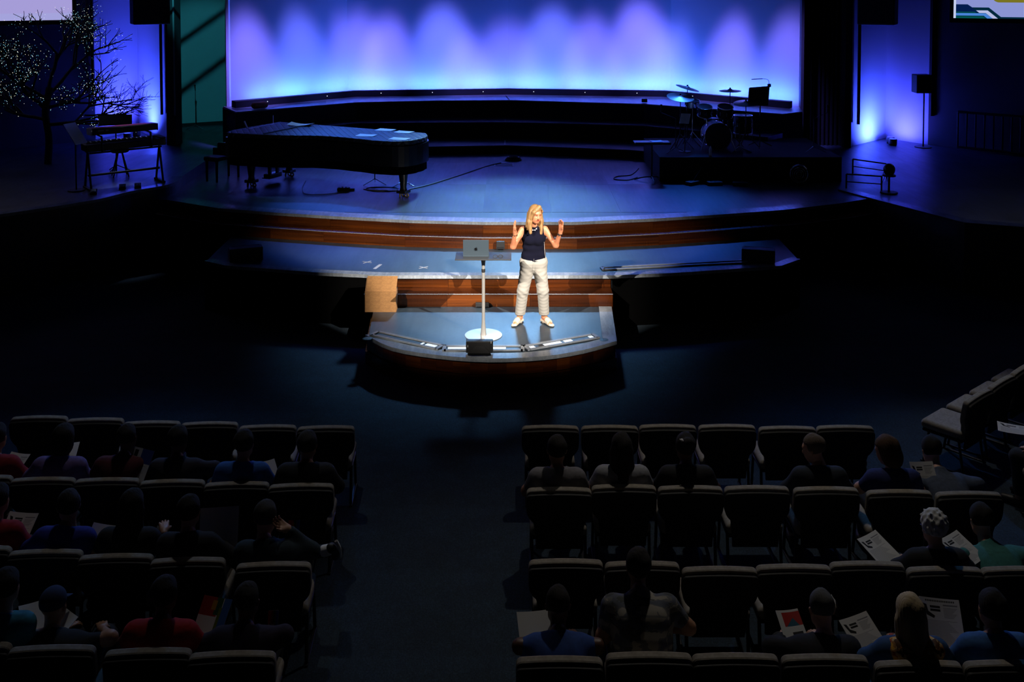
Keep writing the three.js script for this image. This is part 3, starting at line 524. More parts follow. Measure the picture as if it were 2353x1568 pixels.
  for (const [x, z, r, l] of [[3.62, -20.2, 40, 'black floor pedal with a raised arm in front of the drum riser'], [4.05, -20.15, 10, 'black effects pedal in front of the drum riser, middle one'], [4.55, -20.1, -10, 'black pedal with pale switches in front of the drum riser, right one']]) {
    const p = thing('effects_pedal', l, 'pedal', [x, L3, z], R(r)); mesh('case', rbox(0.3, 0.07, 0.16, 0.015, 0, 0.037, 0), M.black, p); mesh('switch', [-0.09, 0, 0.09].map((q) => disc(0.013, 0.02, q, 0.078, 0.03, 10)), M.chrome, p);
    if (r === 40) mesh('arm', rod([0, 0.06, 0], [0.34, 0.3, -0.05], 0.009), M.chrome, p);
  }
  const fan = thing('floor_fan', 'small round floor fan right of the drum riser', 'fan', [5.75, L3, -20.2], R(-15));
  mesh('guard', [new THREE.TorusGeometry(0.17, 0.012, 8, 28).translate(0, 0.22, 0.05), new THREE.TorusGeometry(0.17, 0.012, 8, 28).translate(0, 0.22, -0.05), ...[0.05, 0.09, 0.13].map((r) => new THREE.TorusGeometry(r, 0.004, 5, 24).translate(0, 0.22, 0.06))], M.chrome, fan);
  mesh('motor', rod([0, 0.22, -0.12], [0, 0.22, 0.0], 0.06), M.black, fan); mesh('blade', [0, 2.1, 4.2].map((a) => rbox(0.13, 0.06, 0.006, 0.002, 0.08, 0, 0, R(25)).rotateZ(a).translate(0, 0.22, 0.02)), M.black, fan); mesh('foot', rbox(0.2, 0.05, 0.2, 0.015, 0, 0.025, 0), M.black, fan);
}
// right wing: hand rail, round lamp on a post, loudspeaker on a pole
{
  const y = 1.16, P = [[7.23, -21.4], [7.75, -20.85], [7.15, -19.5], [6.55, -19.75]];
  const g = thing('hand_rail', 'thin dark hand rail round the steps at the right of the stage', 'railing');
  const at = (i, h) => [P[i][0], y + h, P[i][1]];
  for (let i = 0; i < 4; i++) mesh('post', rod(at(i, i === 2 ? 0.02 : 0), at(i, 0.30), 0.016), M.darkMetal, g);
  mesh('rail', [rod(at(0, 0.30), at(1, 0.30), 0.014), rod(at(1, 0.30), at(2, 0.30), 0.014), rod(at(2, 0.30), at(3, 0.30), 0.014)], M.darkMetal, g);
  mesh('lower_rail', [rod(at(0, 0.15), at(1, 0.15), 0.01), rod(at(1, 0.15), at(2, 0.15), 0.01), rod(at(2, 0.15), at(3, 0.15), 0.01)], M.darkMetal, g);
  const m = thing('ball_lamp', 'glossy black round lamp head on a short post in the right wing', 'lamp', [7.22, 1.18, -19.3]);
  mesh('post', rod([0, 0, 0], [0, 0.34, 0], 0.02), M.black, m); mesh('head', new THREE.SphereGeometry(0.11, 22, 16).scale(1, 1.1, 0.9).translate(0, 0.45, 0), M.blackGloss, m); mesh('collar', disc(0.12, 0.03, 0, 0.34, 0), M.black, m); mesh('foot', disc(0.16, 0.02, 0, 0.01, 0), M.black, m);
  const s = thing('loudspeaker', 'black loudspeaker on a slim pole before the right blue panel', 'speaker', [10.02, L3, -24.75]);
  mesh('cabinet', rbox(0.38, 0.45, 0.34, 0.02, 0, 1.57, 0), M.black, s); mesh('grille', rbox(0.34, 0.40, 0.02, 0.008, 0, 1.57, 0.17), M.blackMatte, s); mesh('pole', rod([0.06, 0, 0], [0.06, 1.35, 0], 0.018), M.black, s); mesh('foot', disc(0.2, 0.02, 0.06, 0.01, 0), M.black, s);
  for (const [x, z, ry, l] of [[-8.72, -24.45, 0.5, 'black hung loudspeaker above the left column'], [8.72, -24.2, -0.5, 'black hung loudspeaker above the right column']]) {
    const h = thing('hung_loudspeaker', l, 'speaker', [x, 4.2, z], ry); mesh('cabinet', rbox(0.84, 1.5, 0.6, 0.03, 0, 0.75, 0), M.black, h); mesh('grille', rbox(0.78, 1.42, 0.03, 0.01, 0, 0.75, 0.3), M.blackMatte, h); mesh('bracket', [rod([0, 1.5, 0], [0, 4.9, 0], 0.02)], M.black, h);
  }
  // dark barrier in the right wing
  const b = thing('crowd_barrier', 'dark slatted barrier standing in the right wing', 'barrier', [11.35, L3, -23.6], R(-42));
  for (const h of [0.95, 0.1]) mesh('rail', rod([-0.9, h, 0], [0.9, h, 0], 0.03), M.black, b);
  for (let i = 0; i < 10; i++) mesh('bar', rod([-0.9 + i * 0.2, 0.1, 0], [-0.9 + i * 0.2, 0.95, 0], 0.02), M.black, b);
}
// soft case lying on the upper tier
{
  const g = thing('soft_case', 'tan loaf-shaped soft case at the left end of the upper tier', 'case', [-6.0, 2.2, -24.05], R(40));
  mesh('body', new THREE.CapsuleGeometry(0.09, 0.24, 8, 16).rotateZ(Math.PI / 2).scale(1, 0.9, 1).translate(0, 0.085, 0), mat([0.30, 0.10, 0.04], 0.8), g); mesh('zip', tube([[-0.19, 0.1, 0.07], [0, 0.12, 0.085], [0.19, 0.1, 0.07]], 0.006, 10), M.black, g);
  const c = thing('small_camera', 'small black camera on the upper tier left of the drums', 'camera', [3.3, 2.2, -25.2]); mesh('body', rbox(0.14, 0.09, 0.08, 0.012, 0, 0.06, 0), M.black, c); mesh('lens', rod([0.02, 0.06, 0.03], [0.02, 0.06, 0.1], 0.03), M.blackGloss, c);
}
// side screens
{
  const mk = (label, x, z, ry, yb, w, h, map) => {
    const g = thing('projection_screen', label, 'screen', [x, yb, z], ry);
    mesh('frame', [box(w + 0.16, 0.1, 0.08, 0, -0.05, -0.02), box(w + 0.16, 0.1, 0.08, 0, h + 0.05, -0.02), box(0.08, h, 0.08, -w / 2 - 0.04, h / 2, -0.02), box(0.08, h, 0.08, w / 2 + 0.04, h / 2, -0.02), box(w, h, 0.02, 0, h / 2, -0.04)], M.blackMatte, g);
    mesh('picture', new THREE.PlaneGeometry(w, h).translate(0, h / 2, -0.01), new THREE.MeshStandardMaterial({ color: 0x080808, roughness: 0.8, emissive: 0xffffff, emissiveMap: map, emissiveIntensity: 0.95 }), g);
    const l = new THREE.RectAreaLight(lin(0.35, 0.4, 0.8), 0.12, w, h); l.position.set(0, h / 2, 0.02); l.lookAt(V(0, h / 2, 1)); l.rotation.set(0, Math.PI, 0); l.name = 'screen_light'; g.add(l);
  };
  const left = canvasTex(512, 288, (c, w, h) => { c.fillStyle = '#a9a0dc'; c.fillRect(0, 0, w, h); c.fillStyle = '#a7a6e0'; c.fillRect(0, h * 0.93, w, h * 0.07); });
  const right = canvasTex(1024, 576, (c, w, h) => {
    c.fillStyle = '#8d97d6'; c.fillRect(0, 0, w, h);
    const k = w / 3.9, Y = (m) => h - m * k, X = (m) => m * k;      // metres from the lower left corner
    const P = (pts, f) => { c.fillStyle = f; c.beginPath(); pts.forEach((p, i) => c[i ? 'lineTo' : 'moveTo'](X(p[0]), Y(p[1]))); c.fill(); };
    P([[0, 0], [0.05, 0], [0.05, 2.2], [0, 2.2]], '#c8d2f0');
    P([[0.05, 0.31], [0.29, 0.31], [0.38, 0.245], [0.72, 0.245], [0.97, 0.035], [3.9, 0.035], [3.9, 0], [0.05, 0]], '#02283c');
    P([[0.05, 0.31], [0.29, 0.31], [0.38, 0.245], [0.5, 0.13], [0.05, 0.13]], '#021c4e'); P([[0.05, 0.15], [0.44, 0.15], [0.47, 0.115], [0.05, 0.115]], '#04464c');
    P([[0.46, 0.18], [0.70, 0.18], [0.91, 0.0], [0.80, 0.0], [0.66, 0.12], [0.53, 0.12]], '#b9bfe8');
    P([[0.05, 0.115], [0.66, 0.115], [0.80, 0.0], [0.69, 0.0], [0.62, 0.06], [0.05, 0.06]], '#4a86dc'); P([[0.05, 0.05], [0.6, 0.05], [0.67, 0], [0.05, 0]], '#04504e');
    c.fillStyle = '#7a7422'; c.beginPath(); c.roundRect(X(0.78), Y(1.3), X(3.0), k * 0.94, 40); c.fill();
  });
  mk('pale lavender projection screen in the top left corner', -11.75, -22.1, R(25), 4.36, 4.0, 2.25, left);
  mk('projection screen with green and blue line graphic in the top right corner', 11.78, -22.2, R(-22), 4.40, 3.9, 2.2, right);
}
// bare tree with fairy lights
{
  const g = thing('bare_tree', 'bare branching tree wound with tiny fairy lights at the far left', 'tree', [-9.8, 1.38, -21.3]); g.scale.setScalar(0.92);
  const wood = [], tips = []; seed = 91;
  const grow = (p, d, L, r, n) => {
    const pts = [p.clone()]; let q = p.clone(), v = d.clone();
    for (let i = 0; i < 3; i++) { v.add(V(rr(-0.22, 0.22), rr(-0.14, 0.16), rr(-0.2, 0.2))).normalize(); q = q.clone().addScaledVector(v, L / 3); pts.push(q); }
    wood.push(tube(pts.map((a) => [a.x, a.y, a.z]), r, n > 2 ? 5 : 3, n > 2 ? 6 : 4));
    if (n <= 4) for (let i = 1; i < 4; i++) tips.push([pts[i], n]);
    if (n === 0) return;
    const k = n > 3 ? 4 : 3;
    for (let i = 0; i < k; i++) { const u = i === 0 ? q : pts[2].clone().lerp(q, rr(0.1, 0.9)); grow(u, v.clone().add(V(rr(-0.9, 0.9), rr(-0.4, 0.6), rr(-0.7, 0.7))).normalize(), L * rr(0.6, 0.82), r * 0.62, n - 1); }
  };
  grow(V(0, 0, 0), V(0.0, 1, 0.05), 1.35, 0.09, 1); wood.pop(); wood.length = 0; tips.length = 0;
  wood.push(tube([[0, 0, 0], [0.05, 0.6, 0.02], [-0.03, 1.2, 0], [0.08, 1.75, 0]], 0.085, 10, 8));
  for (const [x, y, z, dx, dy, dz, L] of [[0.05, 1.7, 0, 0.15, 1, 0, 0.85], [0, 1.5, 0, -0.9, 0.6, 0.1, 0.8], [0.05, 1.3, 0, 1, 0.35, 0.2, 0.85], [0.02, 0.9, 0, 0.95, 0.05, 0.25, 0.75], [0, 1.0, 0, -0.9, 0.2, -0.1, 0.75], [0.06, 1.6, 0, 0.75, 0.8, -0.2, 0.85], [0, 1.2, 0, -0.5, 0.9, 0.4, 0.7]]) grow(V(x, y, z), V(dx, dy, dz).normalize(), L, 0.04, 4);
  // the unlit spreading bough at the right
  const lit = tips.slice();
  grow(V(1.05, 1.35, 0.25), V(1, 0.25, 0.05).normalize(), 0.62, 0.022, 4); grow(V(0.95, 1.15, 0.2), V(1, -0.12, 0.1).normalize(), 0.6, 0.02, 4);
  mesh('branches', merge(wood), M.bark, g);
  const pts = []; lit.forEach(([p]) => { for (let i = 0; i < 1; i++) if (rnd() < 0.42) pts.push(p.clone().add(V(rr(-0.13, 0.13), rr(-0.12, 0.12), rr(-0.1, 0.1)))); });
  const cols = [[0.75, 0.95, 0.88], [0.25, 0.70, 0.80], [0.95, 0.88, 0.6], [0.10, 0.42, 0.55]];
  const bulb = new THREE.OctahedronGeometry(0.0062);
  cols.forEach((c, k) => {
    const sel = pts.filter((_, i) => i % 4 === k), im = new THREE.InstancedMesh(bulb, glow(c, [1.3, 0.9, 1.3, 0.7][k]), sel.length); im.name = 'fairy_lights'; im.userData.kind = 'stuff';
    sel.forEach((p, i) => im.setMatrixAt(i, new THREE.Matrix4().makeTranslation(p.x, p.y, p.z).scale(V(1, 1, 1).multiplyScalar(0.7 + 0.8 * hash(i, k))))); g.add(im);
  });
}
// slanting pipes of the wing ladder, above the picture, that shade the teal wall
{
  const g = thing('wing_ladder', 'black slanting ladder pipes hung high in the left wing', 'ladder');
  const ends = (a, b) => { const d = V(...b).sub(V(...a)); return [V(...a).addScaledVector(d, -0.5).toArray(), V(...b).addScaledVector(d, 0.5).toArray()]; };
  const u = ends([-7.89, 6.04, -24.14], [-7.32, 6.49, -24.45]), w = ends([-7.89, 5.49, -24.14], [-7.32, 5.95, -24.45]);
  mesh('rail', rod(u[0], u[1], 0.03), M.black, g); mesh('rail', rod(w[0], w[1], 0.03), M.black, g);
  for (const t of [0, 1]) mesh('rung', rod(u[t], w[t], 0.012), M.black, g);
  mesh('hanger', rod(u[1], [u[1][0], 9.2, u[1][2]], 0.012), M.black, g);
}
M.lampWhite = new THREE.MeshStandardMaterial({ color: lin(0.8, 0.82, 0.85), roughness: 0.3, emissive: lin(0.8, 0.9, 1), emissiveIntensity: 0.55 });
M.lensGlass = new THREE.MeshPhysicalMaterial({ color: 0xffffff, transmission: 1, roughness: 0.02, thickness: 0, side: THREE.DoubleSide });
// ---------------------------------------------------------------- thrust and apron furniture
{ // lectern: brushed disc, pole, dark shelf
  const g = thing('lectern', 'slim steel lectern with a round brushed base and dark shelf', 'lectern', [-0.39, L1, -13.68]);
  mesh('base', lathe([[0, 0], [0.252, 0], [0.258, 0.006], [0.252, 0.013], [0, 0.016]], 48), M.brushed, g);
  mesh('pole', [lathe([[0.045, 0.015], [0.04, 0.03], [0.026, 0.16], [0.022, 0.22], [0.022, 0.88]], 20), lathe([[0.022, 0.92], [0.022, 0.96], [0.034, 1.06], [0.036, 1.075]], 20)], M.steel, g);
  mesh('collar', lathe([[0.0225, 0.875], [0.0255, 0.88], [0.0255, 0.92], [0.0225, 0.925]], 20), M.black, g);
  mesh('shelf', rbox(0.76, 0.016, 0.36, 0.006, 0.0, 1.085, -0.03), mat([0.03, 0.032, 0.036], 0.45), g);
  const l = thing('laptop', 'open grey laptop on the lectern shelf, lid facing the hall', 'laptop', [-0.49, L1 + 1.094, -13.66]);
  const gr = mat([0.065, 0.092, 0.118], 0.4, { metalness: 0.5 });
  mesh('base', rbox(0.35, 0.014, 0.23, 0.005, 0, 0.007, -0.11), gr, l);
  const lid = mesh('screen_lid', rbox(0.35, 0.225, 0.008, 0.003, 0, 0.125, 0.01, R(5)), gr, l);
  const ap = new THREE.Shape(); ap.moveTo(0, -0.02); ap.bezierCurveTo(0.006, -0.024, 0.012, -0.022, 0.016, -0.012); ap.bezierCurveTo(0.02, -0.004, 0.012, 0.0, 0.012, 0.004); ap.bezierCurveTo(0.012, 0.008, 0.014, 0.01, 0.017, 0.012); ap.bezierCurveTo(0.012, 0.019, 0.006, 0.016, 0, 0.014); ap.bezierCurveTo(-0.008, 0.019, -0.019, 0.014, -0.018, 0.0); ap.bezierCurveTo(-0.017, -0.012, -0.01, -0.024, 0, -0.02);
  const lf = new THREE.Shape(); lf.moveTo(0, 0.017); lf.quadraticCurveTo(0.001, 0.027, 0.01, 0.028); lf.quadraticCurveTo(0.009, 0.018, 0, 0.017);
  mesh('emblem', new THREE.ExtrudeGeometry([ap, lf], { depth: 0.001, bevelEnabled: false, curveSegments: 6 }).translate(0, 0.115, 0.0145).rotateX(0).translate(0, 0, -0.001), mat([0.004, 0.004, 0.005], 0.25), l).rotation.x = R(5);
  void lid;
  const s = thing('reading_glasses', 'folded reading glasses lying on the lectern shelf', 'glasses', [-0.19, L1 + 1.093, -13.58], R(6));
  for (const x of [-0.036, 0.036]) { const rim = mesh('rim', new THREE.TorusGeometry(0.026, 0.004, 6, 20).scale(1.15, 0.9, 1).translate(x, 0.027, 0), M.black, s); mesh('lens', new THREE.CircleGeometry(0.026, 16).scale(1.1, 0.86, 1).translate(x, 0.027, 0), M.lensGlass, rim); }
  mesh('temple', [rod([-0.066, 0.03, 0], [-0.06, 0.01, -0.12], 0.003), rod([0.066, 0.03, 0], [0.06, 0.01, -0.12], 0.003), rod([-0.01, 0.03, 0], [0.01, 0.03, 0], 0.003)], M.chrome, s);
}
{ // cardboard box with its gabled lid
  const g = thing('cardboard_box', 'brown cardboard box with sloping flaps at the left of the thrust', 'box', [-1.925, L1, -14.78]);
  const w = 0.45, d = 0.23, h = 0.30;
  mesh('body', [box(w, h, 0.008, 0, h / 2, d / 2), box(w, h, 0.008, 0, h / 2, -d / 2), box(0.008, h, d, -w / 2, h / 2, 0), box(0.008, h, d, w / 2, h / 2, 0), box(w, 0.008, d, 0, 0.004, 0)], M.card, g);
  const a = R(36), fl = 0.28;
  mesh('flap', box(w - 0.005, 0.006, fl, 0, 0, -fl / 2).rotateX(a).translate(0.008, h, d / 2), M.card, g);
  const tri = new THREE.Shape([[-d / 2, 0], [d / 2, 0], [-d / 2 + 0.02, 0.155]].map((p) => new THREE.Vector2(...p)));
  for (const s of [-1, 1]) mesh('side_flap', new THREE.ExtrudeGeometry(tri, { depth: 0.006, bevelEnabled: false }).rotateY(-Math.PI / 2).scale(1, 1, 1).translate(s * (w / 2 - 0.006), h, 0), M.card, g);
  mesh('tape', box(w * 0.999, 0.002, 0.05, 0, h + 0.004, d / 2 - 0.04, R(36)), M.cardInside, g);
}
// light wells let into the deck
function well(label, x0, z0, x1, z1, y, w, panels, wide = 0.03) {
  const L = Math.hypot(x1 - x0, z1 - z0), g = thing('floor_light_well', label, 'light well', [(x0 + x1) / 2, y, (z0 + z1) / 2], -Math.atan2(z1 - z0, x1 - x0));
  mesh('frame', [box(L, 0.02, wide, 0, 0.016, -w / 2), box(L, 0.02, wide, 0, 0.016, w / 2), box(wide * 1.6, 0.02, w + wide, -L / 2, 0.016, 0), box(wide * 1.6, 0.02, w + wide, L / 2, 0.016, 0)], M.border, g);
  mesh('tray', box(L - 0.02, 0.004, w, 0, 0.009, 0), M.tier, g);
  for (const [a, b] of panels) mesh('light_panel', rbox((b - a) * L - 0.01, 0.008, w * 0.62, 0.003, (a + b - 1) / 2 * L, 0.014, w * 0.1), M.lampWhite, g);
}
well('left light well in the rim of the thrust, nearest the cardboard box', -1.88, -13.72, -0.95, -13.2, L1, 0.15, [[0.72, 0.76], [0.79, 0.95]]);
well('middle light well in the rim of the thrust, behind the black timer', -0.89, -13.165, 0.14, -13.165, L1, 0.15, [[0.04, 0.43], [0.5, 0.79]]);
well('right light well in the rim of the thrust', 0.19, -13.17, 1.13, -13.62, L1, 0.15, [[0.04, 0.12], [0.24, 0.5], [0.53, 0.66], [0.9, 0.97]]);
well('long narrow light well along the right half of the apron', 1.40, -15.53, 3.70, -15.93, L2, 0.11, []);
{
  const g = thing('stage_timer', 'black box-shaped timer on a tapered foot at the front of the thrust', 'timer', [-0.42, L1, -12.97]);
  const s = new THREE.Shape([[-0.15, 0], [0.15, 0], [0.05, 0.09], [-0.05, 0.09]].map((p) => new THREE.Vector2(...p)));
  mesh('foot', new THREE.ExtrudeGeometry(s, { depth: 0.10, bevelEnabled: false }).rotateX(R(-35)).translate(0, 0.008, 0.05), M.blackMatte, g);
  mesh('case', rbox(0.35, 0.155, 0.1, 0.012, 0, 0.115, 0.0), M.black, g); mesh('front_panel', rbox(0.27, 0.13, 0.01, 0.004, 0, 0.115, 0.05), M.blackMatte, g);
  mesh('name_mark', box(0.035, 0.008, 0.002, -0.02, 0.07, 0.056), M.white, g); mesh('knob', [rod([0.14, 0.04, 0.02], [0.14, 0.008, 0.02], 0.008)], M.chrome, g); mesh('side_light', [box(0.004, 0.03, 0.003, -0.15, 0.13, 0.051), box(0.004, 0.03, 0.003, 0.15, 0.18, 0.051)], M.white, g);
}
for (const [x, z, l] of [[-1.96, -13.55, 'small dark recess cap at the left corner of the thrust'], [1.24, -13.50, 'small dark recess cap at the right corner of the thrust']]) { const g = thing('recess_cap', l, 'floor cap', [x, L1, z]); mesh('cap', lathe([[0, 0.01], [0.055, 0.01], [0.065, 0.004], [0.065, 0]], 18), M.black, g); mesh('screw', disc(0.006, 0.004, 0, 0.012, 0, 8), M.chrome, g); }
function tapeX(x, z, y, r, label) { const g = thing('tape_cross', label, 'tape mark', [x, y, z], r); mesh('strip', box(0.17, 0.002, 0.018, 0, 0.001, 0, 0, R(40)), M.tape, g); mesh('strip', box(0.17, 0.002, 0.018, 0, 0.0025, 0, 0, R(-40)), M.tape, g); }
tapeX(-1.38, -15.64, L2, 0, 'pale tape cross on the apron behind the cardboard box'); tapeX(-2.3, -15.94, L2, 0.2, 'faint tape cross at the dark left end of the apron');
tag(mesh('tape_strip', box(0.05, 0.002, 0.26, -2.1, L2 + 0.001, -15.69, 0, -0.25), M.tape), 'short pale tape strip on the apron above the cardboard box', 'tape mark');
// outlet boxes on the risers
for (const [x, y, z, w, h, l] of [[-0.19, 0.80, -16.66, 0.14, 0.13, 'small black outlet box at the foot of the upper step'], [-0.44, 0.41, -14.86, 0.2, 0.07, 'small black outlet box at the foot of the lower step']]) { const g = thing('outlet_box', l, 'outlet box', [x, y, z]); mesh('case', rbox(w, h, 0.05, 0.006, 0, h / 2, 0), M.black, g); mesh('cover_plate', box(w * 0.8, h * 0.2, 0.004, 0, h * 0.2, 0.027), M.darkMetal, g); }
{ // wedge monitors
  const wedge = (x, y, z, ry, l) => {
    const g = thing('wedge_monitor', l, 'speaker', [x, y, z], ry);
    const s = new THREE.Shape([[-0.2, 0], [0.2, 0], [0.2, 0.07], [-0.04, 0.2], [-0.2, 0.2]].map((p) => new THREE.Vector2(...p)));
    mesh('cabinet', new THREE.ExtrudeGeometry(s, { depth: 0.5, bevelEnabled: true, bevelSize: 0.008, bevelThickness: 0.008, bevelSegments: 1 }).translate(0, 0, -0.25), M.black, g);
    mesh('grille', box(0.25, 0.008, 0.44, 0.083, 0.147, 0, 0, 0, R(-28.5)), M.darkMetal, g);
  };
  wedge(3.95, L2, -16.1, R(75), 'dark wedge monitor at the right end of the apron'); wedge(-4.3, L2, -16.2, R(110), 'dark wedge monitor at the left end of the apron');
}
// ---------------------------------------------------------------- auditorium chairs
const chairGeo = (() => {
  const outline = (w, top, low, b) => {           // wide shoulders, tapering below
    const s = new THREE.Shape(); const r = 0.03;
    s.moveTo(-w * 0.70, b); s.lineTo(w * 0.70, b); s.quadraticCurveTo(w * 0.74, low - 0.07, w * 0.80, low - 0.03); s.quadraticCurveTo(w, low + 0.02, w, low + 0.09);
    s.lineTo(w, top - r - 0.012); s.quadraticCurveTo(w, top - 0.012, w - r, top - 0.010); s.quadraticCurveTo(0, top + 0.010, -w + r, top - 0.010); s.quadraticCurveTo(-w, top - 0.012, -w, top - r - 0.012);
    s.lineTo(-w, low + 0.09); s.quadraticCurveTo(-w, low + 0.02, -w * 0.80, low - 0.03); s.quadraticCurveTo(-w * 0.74, low - 0.07, -w * 0.70, b); return s;
  };
  const ex = (s, d, b) => new THREE.ExtrudeGeometry(s, { depth: d, bevelEnabled: true, bevelSize: b, bevelThickness: b, bevelSegments: 2, curveSegments: 6 });
  const lean = (g) => g.rotateX(R(9)).translate(0, 0.01, -0.12);
  return {
    shell: boxUV(lean(ex(outline(0.278, 0.792, 0.56, 0.27), 0.02, 0.006).translate(0, 0, 0.0))),
    pad: boxUV(lean(ex(outline(0.270, 0.808, 0.56, 0.40), 0.035, 0.014).translate(0, 0, -0.052))),
    seat: boxUV(merge([new RoundedBoxGeometry(0.50, 0.10, 0.48, 3, 0.045).translate(0, 0.415, -0.30)])),
    under: merge([new RoundedBoxGeometry(0.47, 0.03, 0.44, 2, 0.01).translate(0, 0.352, -0.30)]),
    leg: (s) => merge([rod([s * 0.235, 0.0, -0.06], [s * 0.235, 0.40, -0.12], 0.014), rod([s * 0.235, 0.0, -0.50], [s * 0.235, 0.36, -0.44], 0.014), rod([s * 0.235, 0.352, -0.46], [s * 0.235, 0.352, -0.1], 0.012), rbox(0.03, 0.016, 0.5, 0.006, s * 0.235, 0.008, -0.28)]),
  };
})();
chairGeo.legs = [chairGeo.leg(-1), chairGeo.leg(1)];
function chair(x, z, turn, label, group) {
  const g = thing('auditorium_chair', label, 'chair', [x, 0, z], turn, group);
  mesh('back_shell', chairGeo.shell, M.shell, g); mesh('back_pad', chairGeo.pad, M.seat, g); mesh('seat', chairGeo.seat, M.seat, g); mesh('seat_pan', chairGeo.under, M.shell, g);
  for (const l of chairGeo.legs) mesh('leg', l, M.darkMetal, g);
  return g;
}
const ORD = ['first', 'second', 'third', 'fourth', 'fifth', 'sixth', 'seventh', 'eighth'];
const ROWS = [
  ['front row of right block', 1, [[0.38, -9.88], [0.97, -9.88], [1.55, -9.90], [2.14, -9.90], [2.73, -9.86], [3.31, -9.88]]],
  ['second row of right block', 1, [[0.41, -8.64], [0.98, -8.69], [1.56, -8.67], [2.14, -8.67], [2.74, -8.65], [3.36, -8.60], [3.95, -8.57]]],
  ['third row of right block', 1, [[0.41, -7.54], [0.99, -7.51], [1.565, -7.44], [2.13, -7.47], [2.70, -7.51], [3.26, -7.44], [3.82, -7.44]]],
  ['nearest row of right block', 1, [[0.31, -6.42], [0.90, -6.46], [1.465, -6.45], [2.05, -6.44], [2.64, -6.38], [3.22, -6.38]]],
  ['front row of left block', -1, [[-1.845, -9.87], [-2.43, -9.89], [-3.03, -9.96], [-3.615, -9.98], [-4.21, -10.05], [-4.80, -10.10]]],
  ['second row of left block', -1, [[-1.85, -8.71], [-2.425, -8.74], [-3.005, -8.78], [-3.595, -8.81], [-4.17, -8.82], [-4.75, -8.86]]],
  ['third row of left block', -1, [[-1.81, -7.50], [-2.48, -7.56], [-3.05, -7.61], [-3.62, -7.67], [-4.20, -7.72]]],
  ['nearest row of left block', -1, [[-1.84, -6.47], [-2.405, -6.50], [-3.055, -6.53], [-3.63, -6.56]]],
];
for (const [row, side, list] of ROWS) list.forEach(([x, z], i) => chair(x, z, side < 0 ? R(2.4) : 0, `black-backed chair with beige padding, ${ORD[i]} from the aisle, ${row}`, 'chairs in the ' + row));
for (let i = 0; i < 4; i++) chair(5.0 + i * 0.435, -10.66 - i * 0.385, R(41), `black-backed beige chair, ${ORD[i]} from the left in the angled row at far right`, 'chairs in the angled row');
// ---------------------------------------------------------------- people
function nets(f, lo, hi, c) {                       // surface nets over a distance field
  const n = [0, 1, 2].map((i) => Math.ceil((hi[i] - lo[i]) / c) + 1), [nx, ny, nz] = n, sy = nx, sz = nx * ny;
  const D = new Float32Array(nx * ny * nz), I = new Int32Array(nx * ny * nz).fill(-1), P = [], F = [];
  let q = 0; for (let k = 0; k < nz; k++) for (let j = 0; j < ny; j++) for (let i = 0; i < nx; i++) D[q++] = f(lo[0] + i * c, lo[1] + j * c, lo[2] + k * c);
  const E = [[0, 1], [2, 3], [4, 5], [6, 7], [0, 2], [1, 3], [4, 6], [5, 7], [0, 4], [1, 5], [2, 6], [3, 7]], O = [0, 1, sy, sy + 1, sz, sz + 1, sz + sy, sz + sy + 1];
  for (let k = 0; k < nz - 1; k++) for (let j = 0; j < ny - 1; j++) for (let i = 0; i < nx - 1; i++) {
    const b = i + j * sy + k * sz; let m = 0; for (let e = 0; e < 8; e++) if (D[b + O[e]] < 0) m |= 1 << e; if (m === 0 || m === 255) continue;
    let x = 0, y = 0, z = 0, w = 0;
    for (const [a, d] of E) { const da = D[b + O[a]], dd = D[b + O[d]]; if ((da < 0) === (dd < 0)) continue; const t = da / (da - dd); x += (a & 1) + t * ((d & 1) - (a & 1)); y += (a >> 1 & 1) + t * ((d >> 1 & 1) - (a >> 1 & 1)); z += (a >> 2) + t * ((d >> 2) - (a >> 2)); w++; }
    I[b] = P.length / 3; P.push(lo[0] + (i + x / w) * c, lo[1] + (j + y / w) * c, lo[2] + (k + z / w) * c);
  }
  const quad = (a, b, d, e, s) => { if (a < 0 || b < 0 || d < 0 || e < 0) return; if (s) F.push(a, b, d, a, d, e); else F.push(a, d, b, a, e, d); };
  for (let k = 1; k < nz - 1; k++) for (let j = 1; j < ny - 1; j++) for (let i = 1; i < nx - 1; i++) {
    const b = i + j * sy + k * sz, s = D[b] < 0;
    if (s !== D[b + 1] < 0) quad(I[b - sy - sz], I[b - sz], I[b], I[b - sy], s);
    if (s !== D[b + sy] < 0) quad(I[b - 1 - sz], I[b - 1], I[b], I[b - sz], s);
    if (s !== D[b + sz] < 0) quad(I[b - 1 - sy], I[b - sy], I[b], I[b - 1], s);
  }
  const g = new THREE.BufferGeometry(); g.setAttribute('position', new THREE.BufferAttribute(new Float32Array(P), 3)); g.setIndex(F); g.computeVertexNormals(); return g;
}
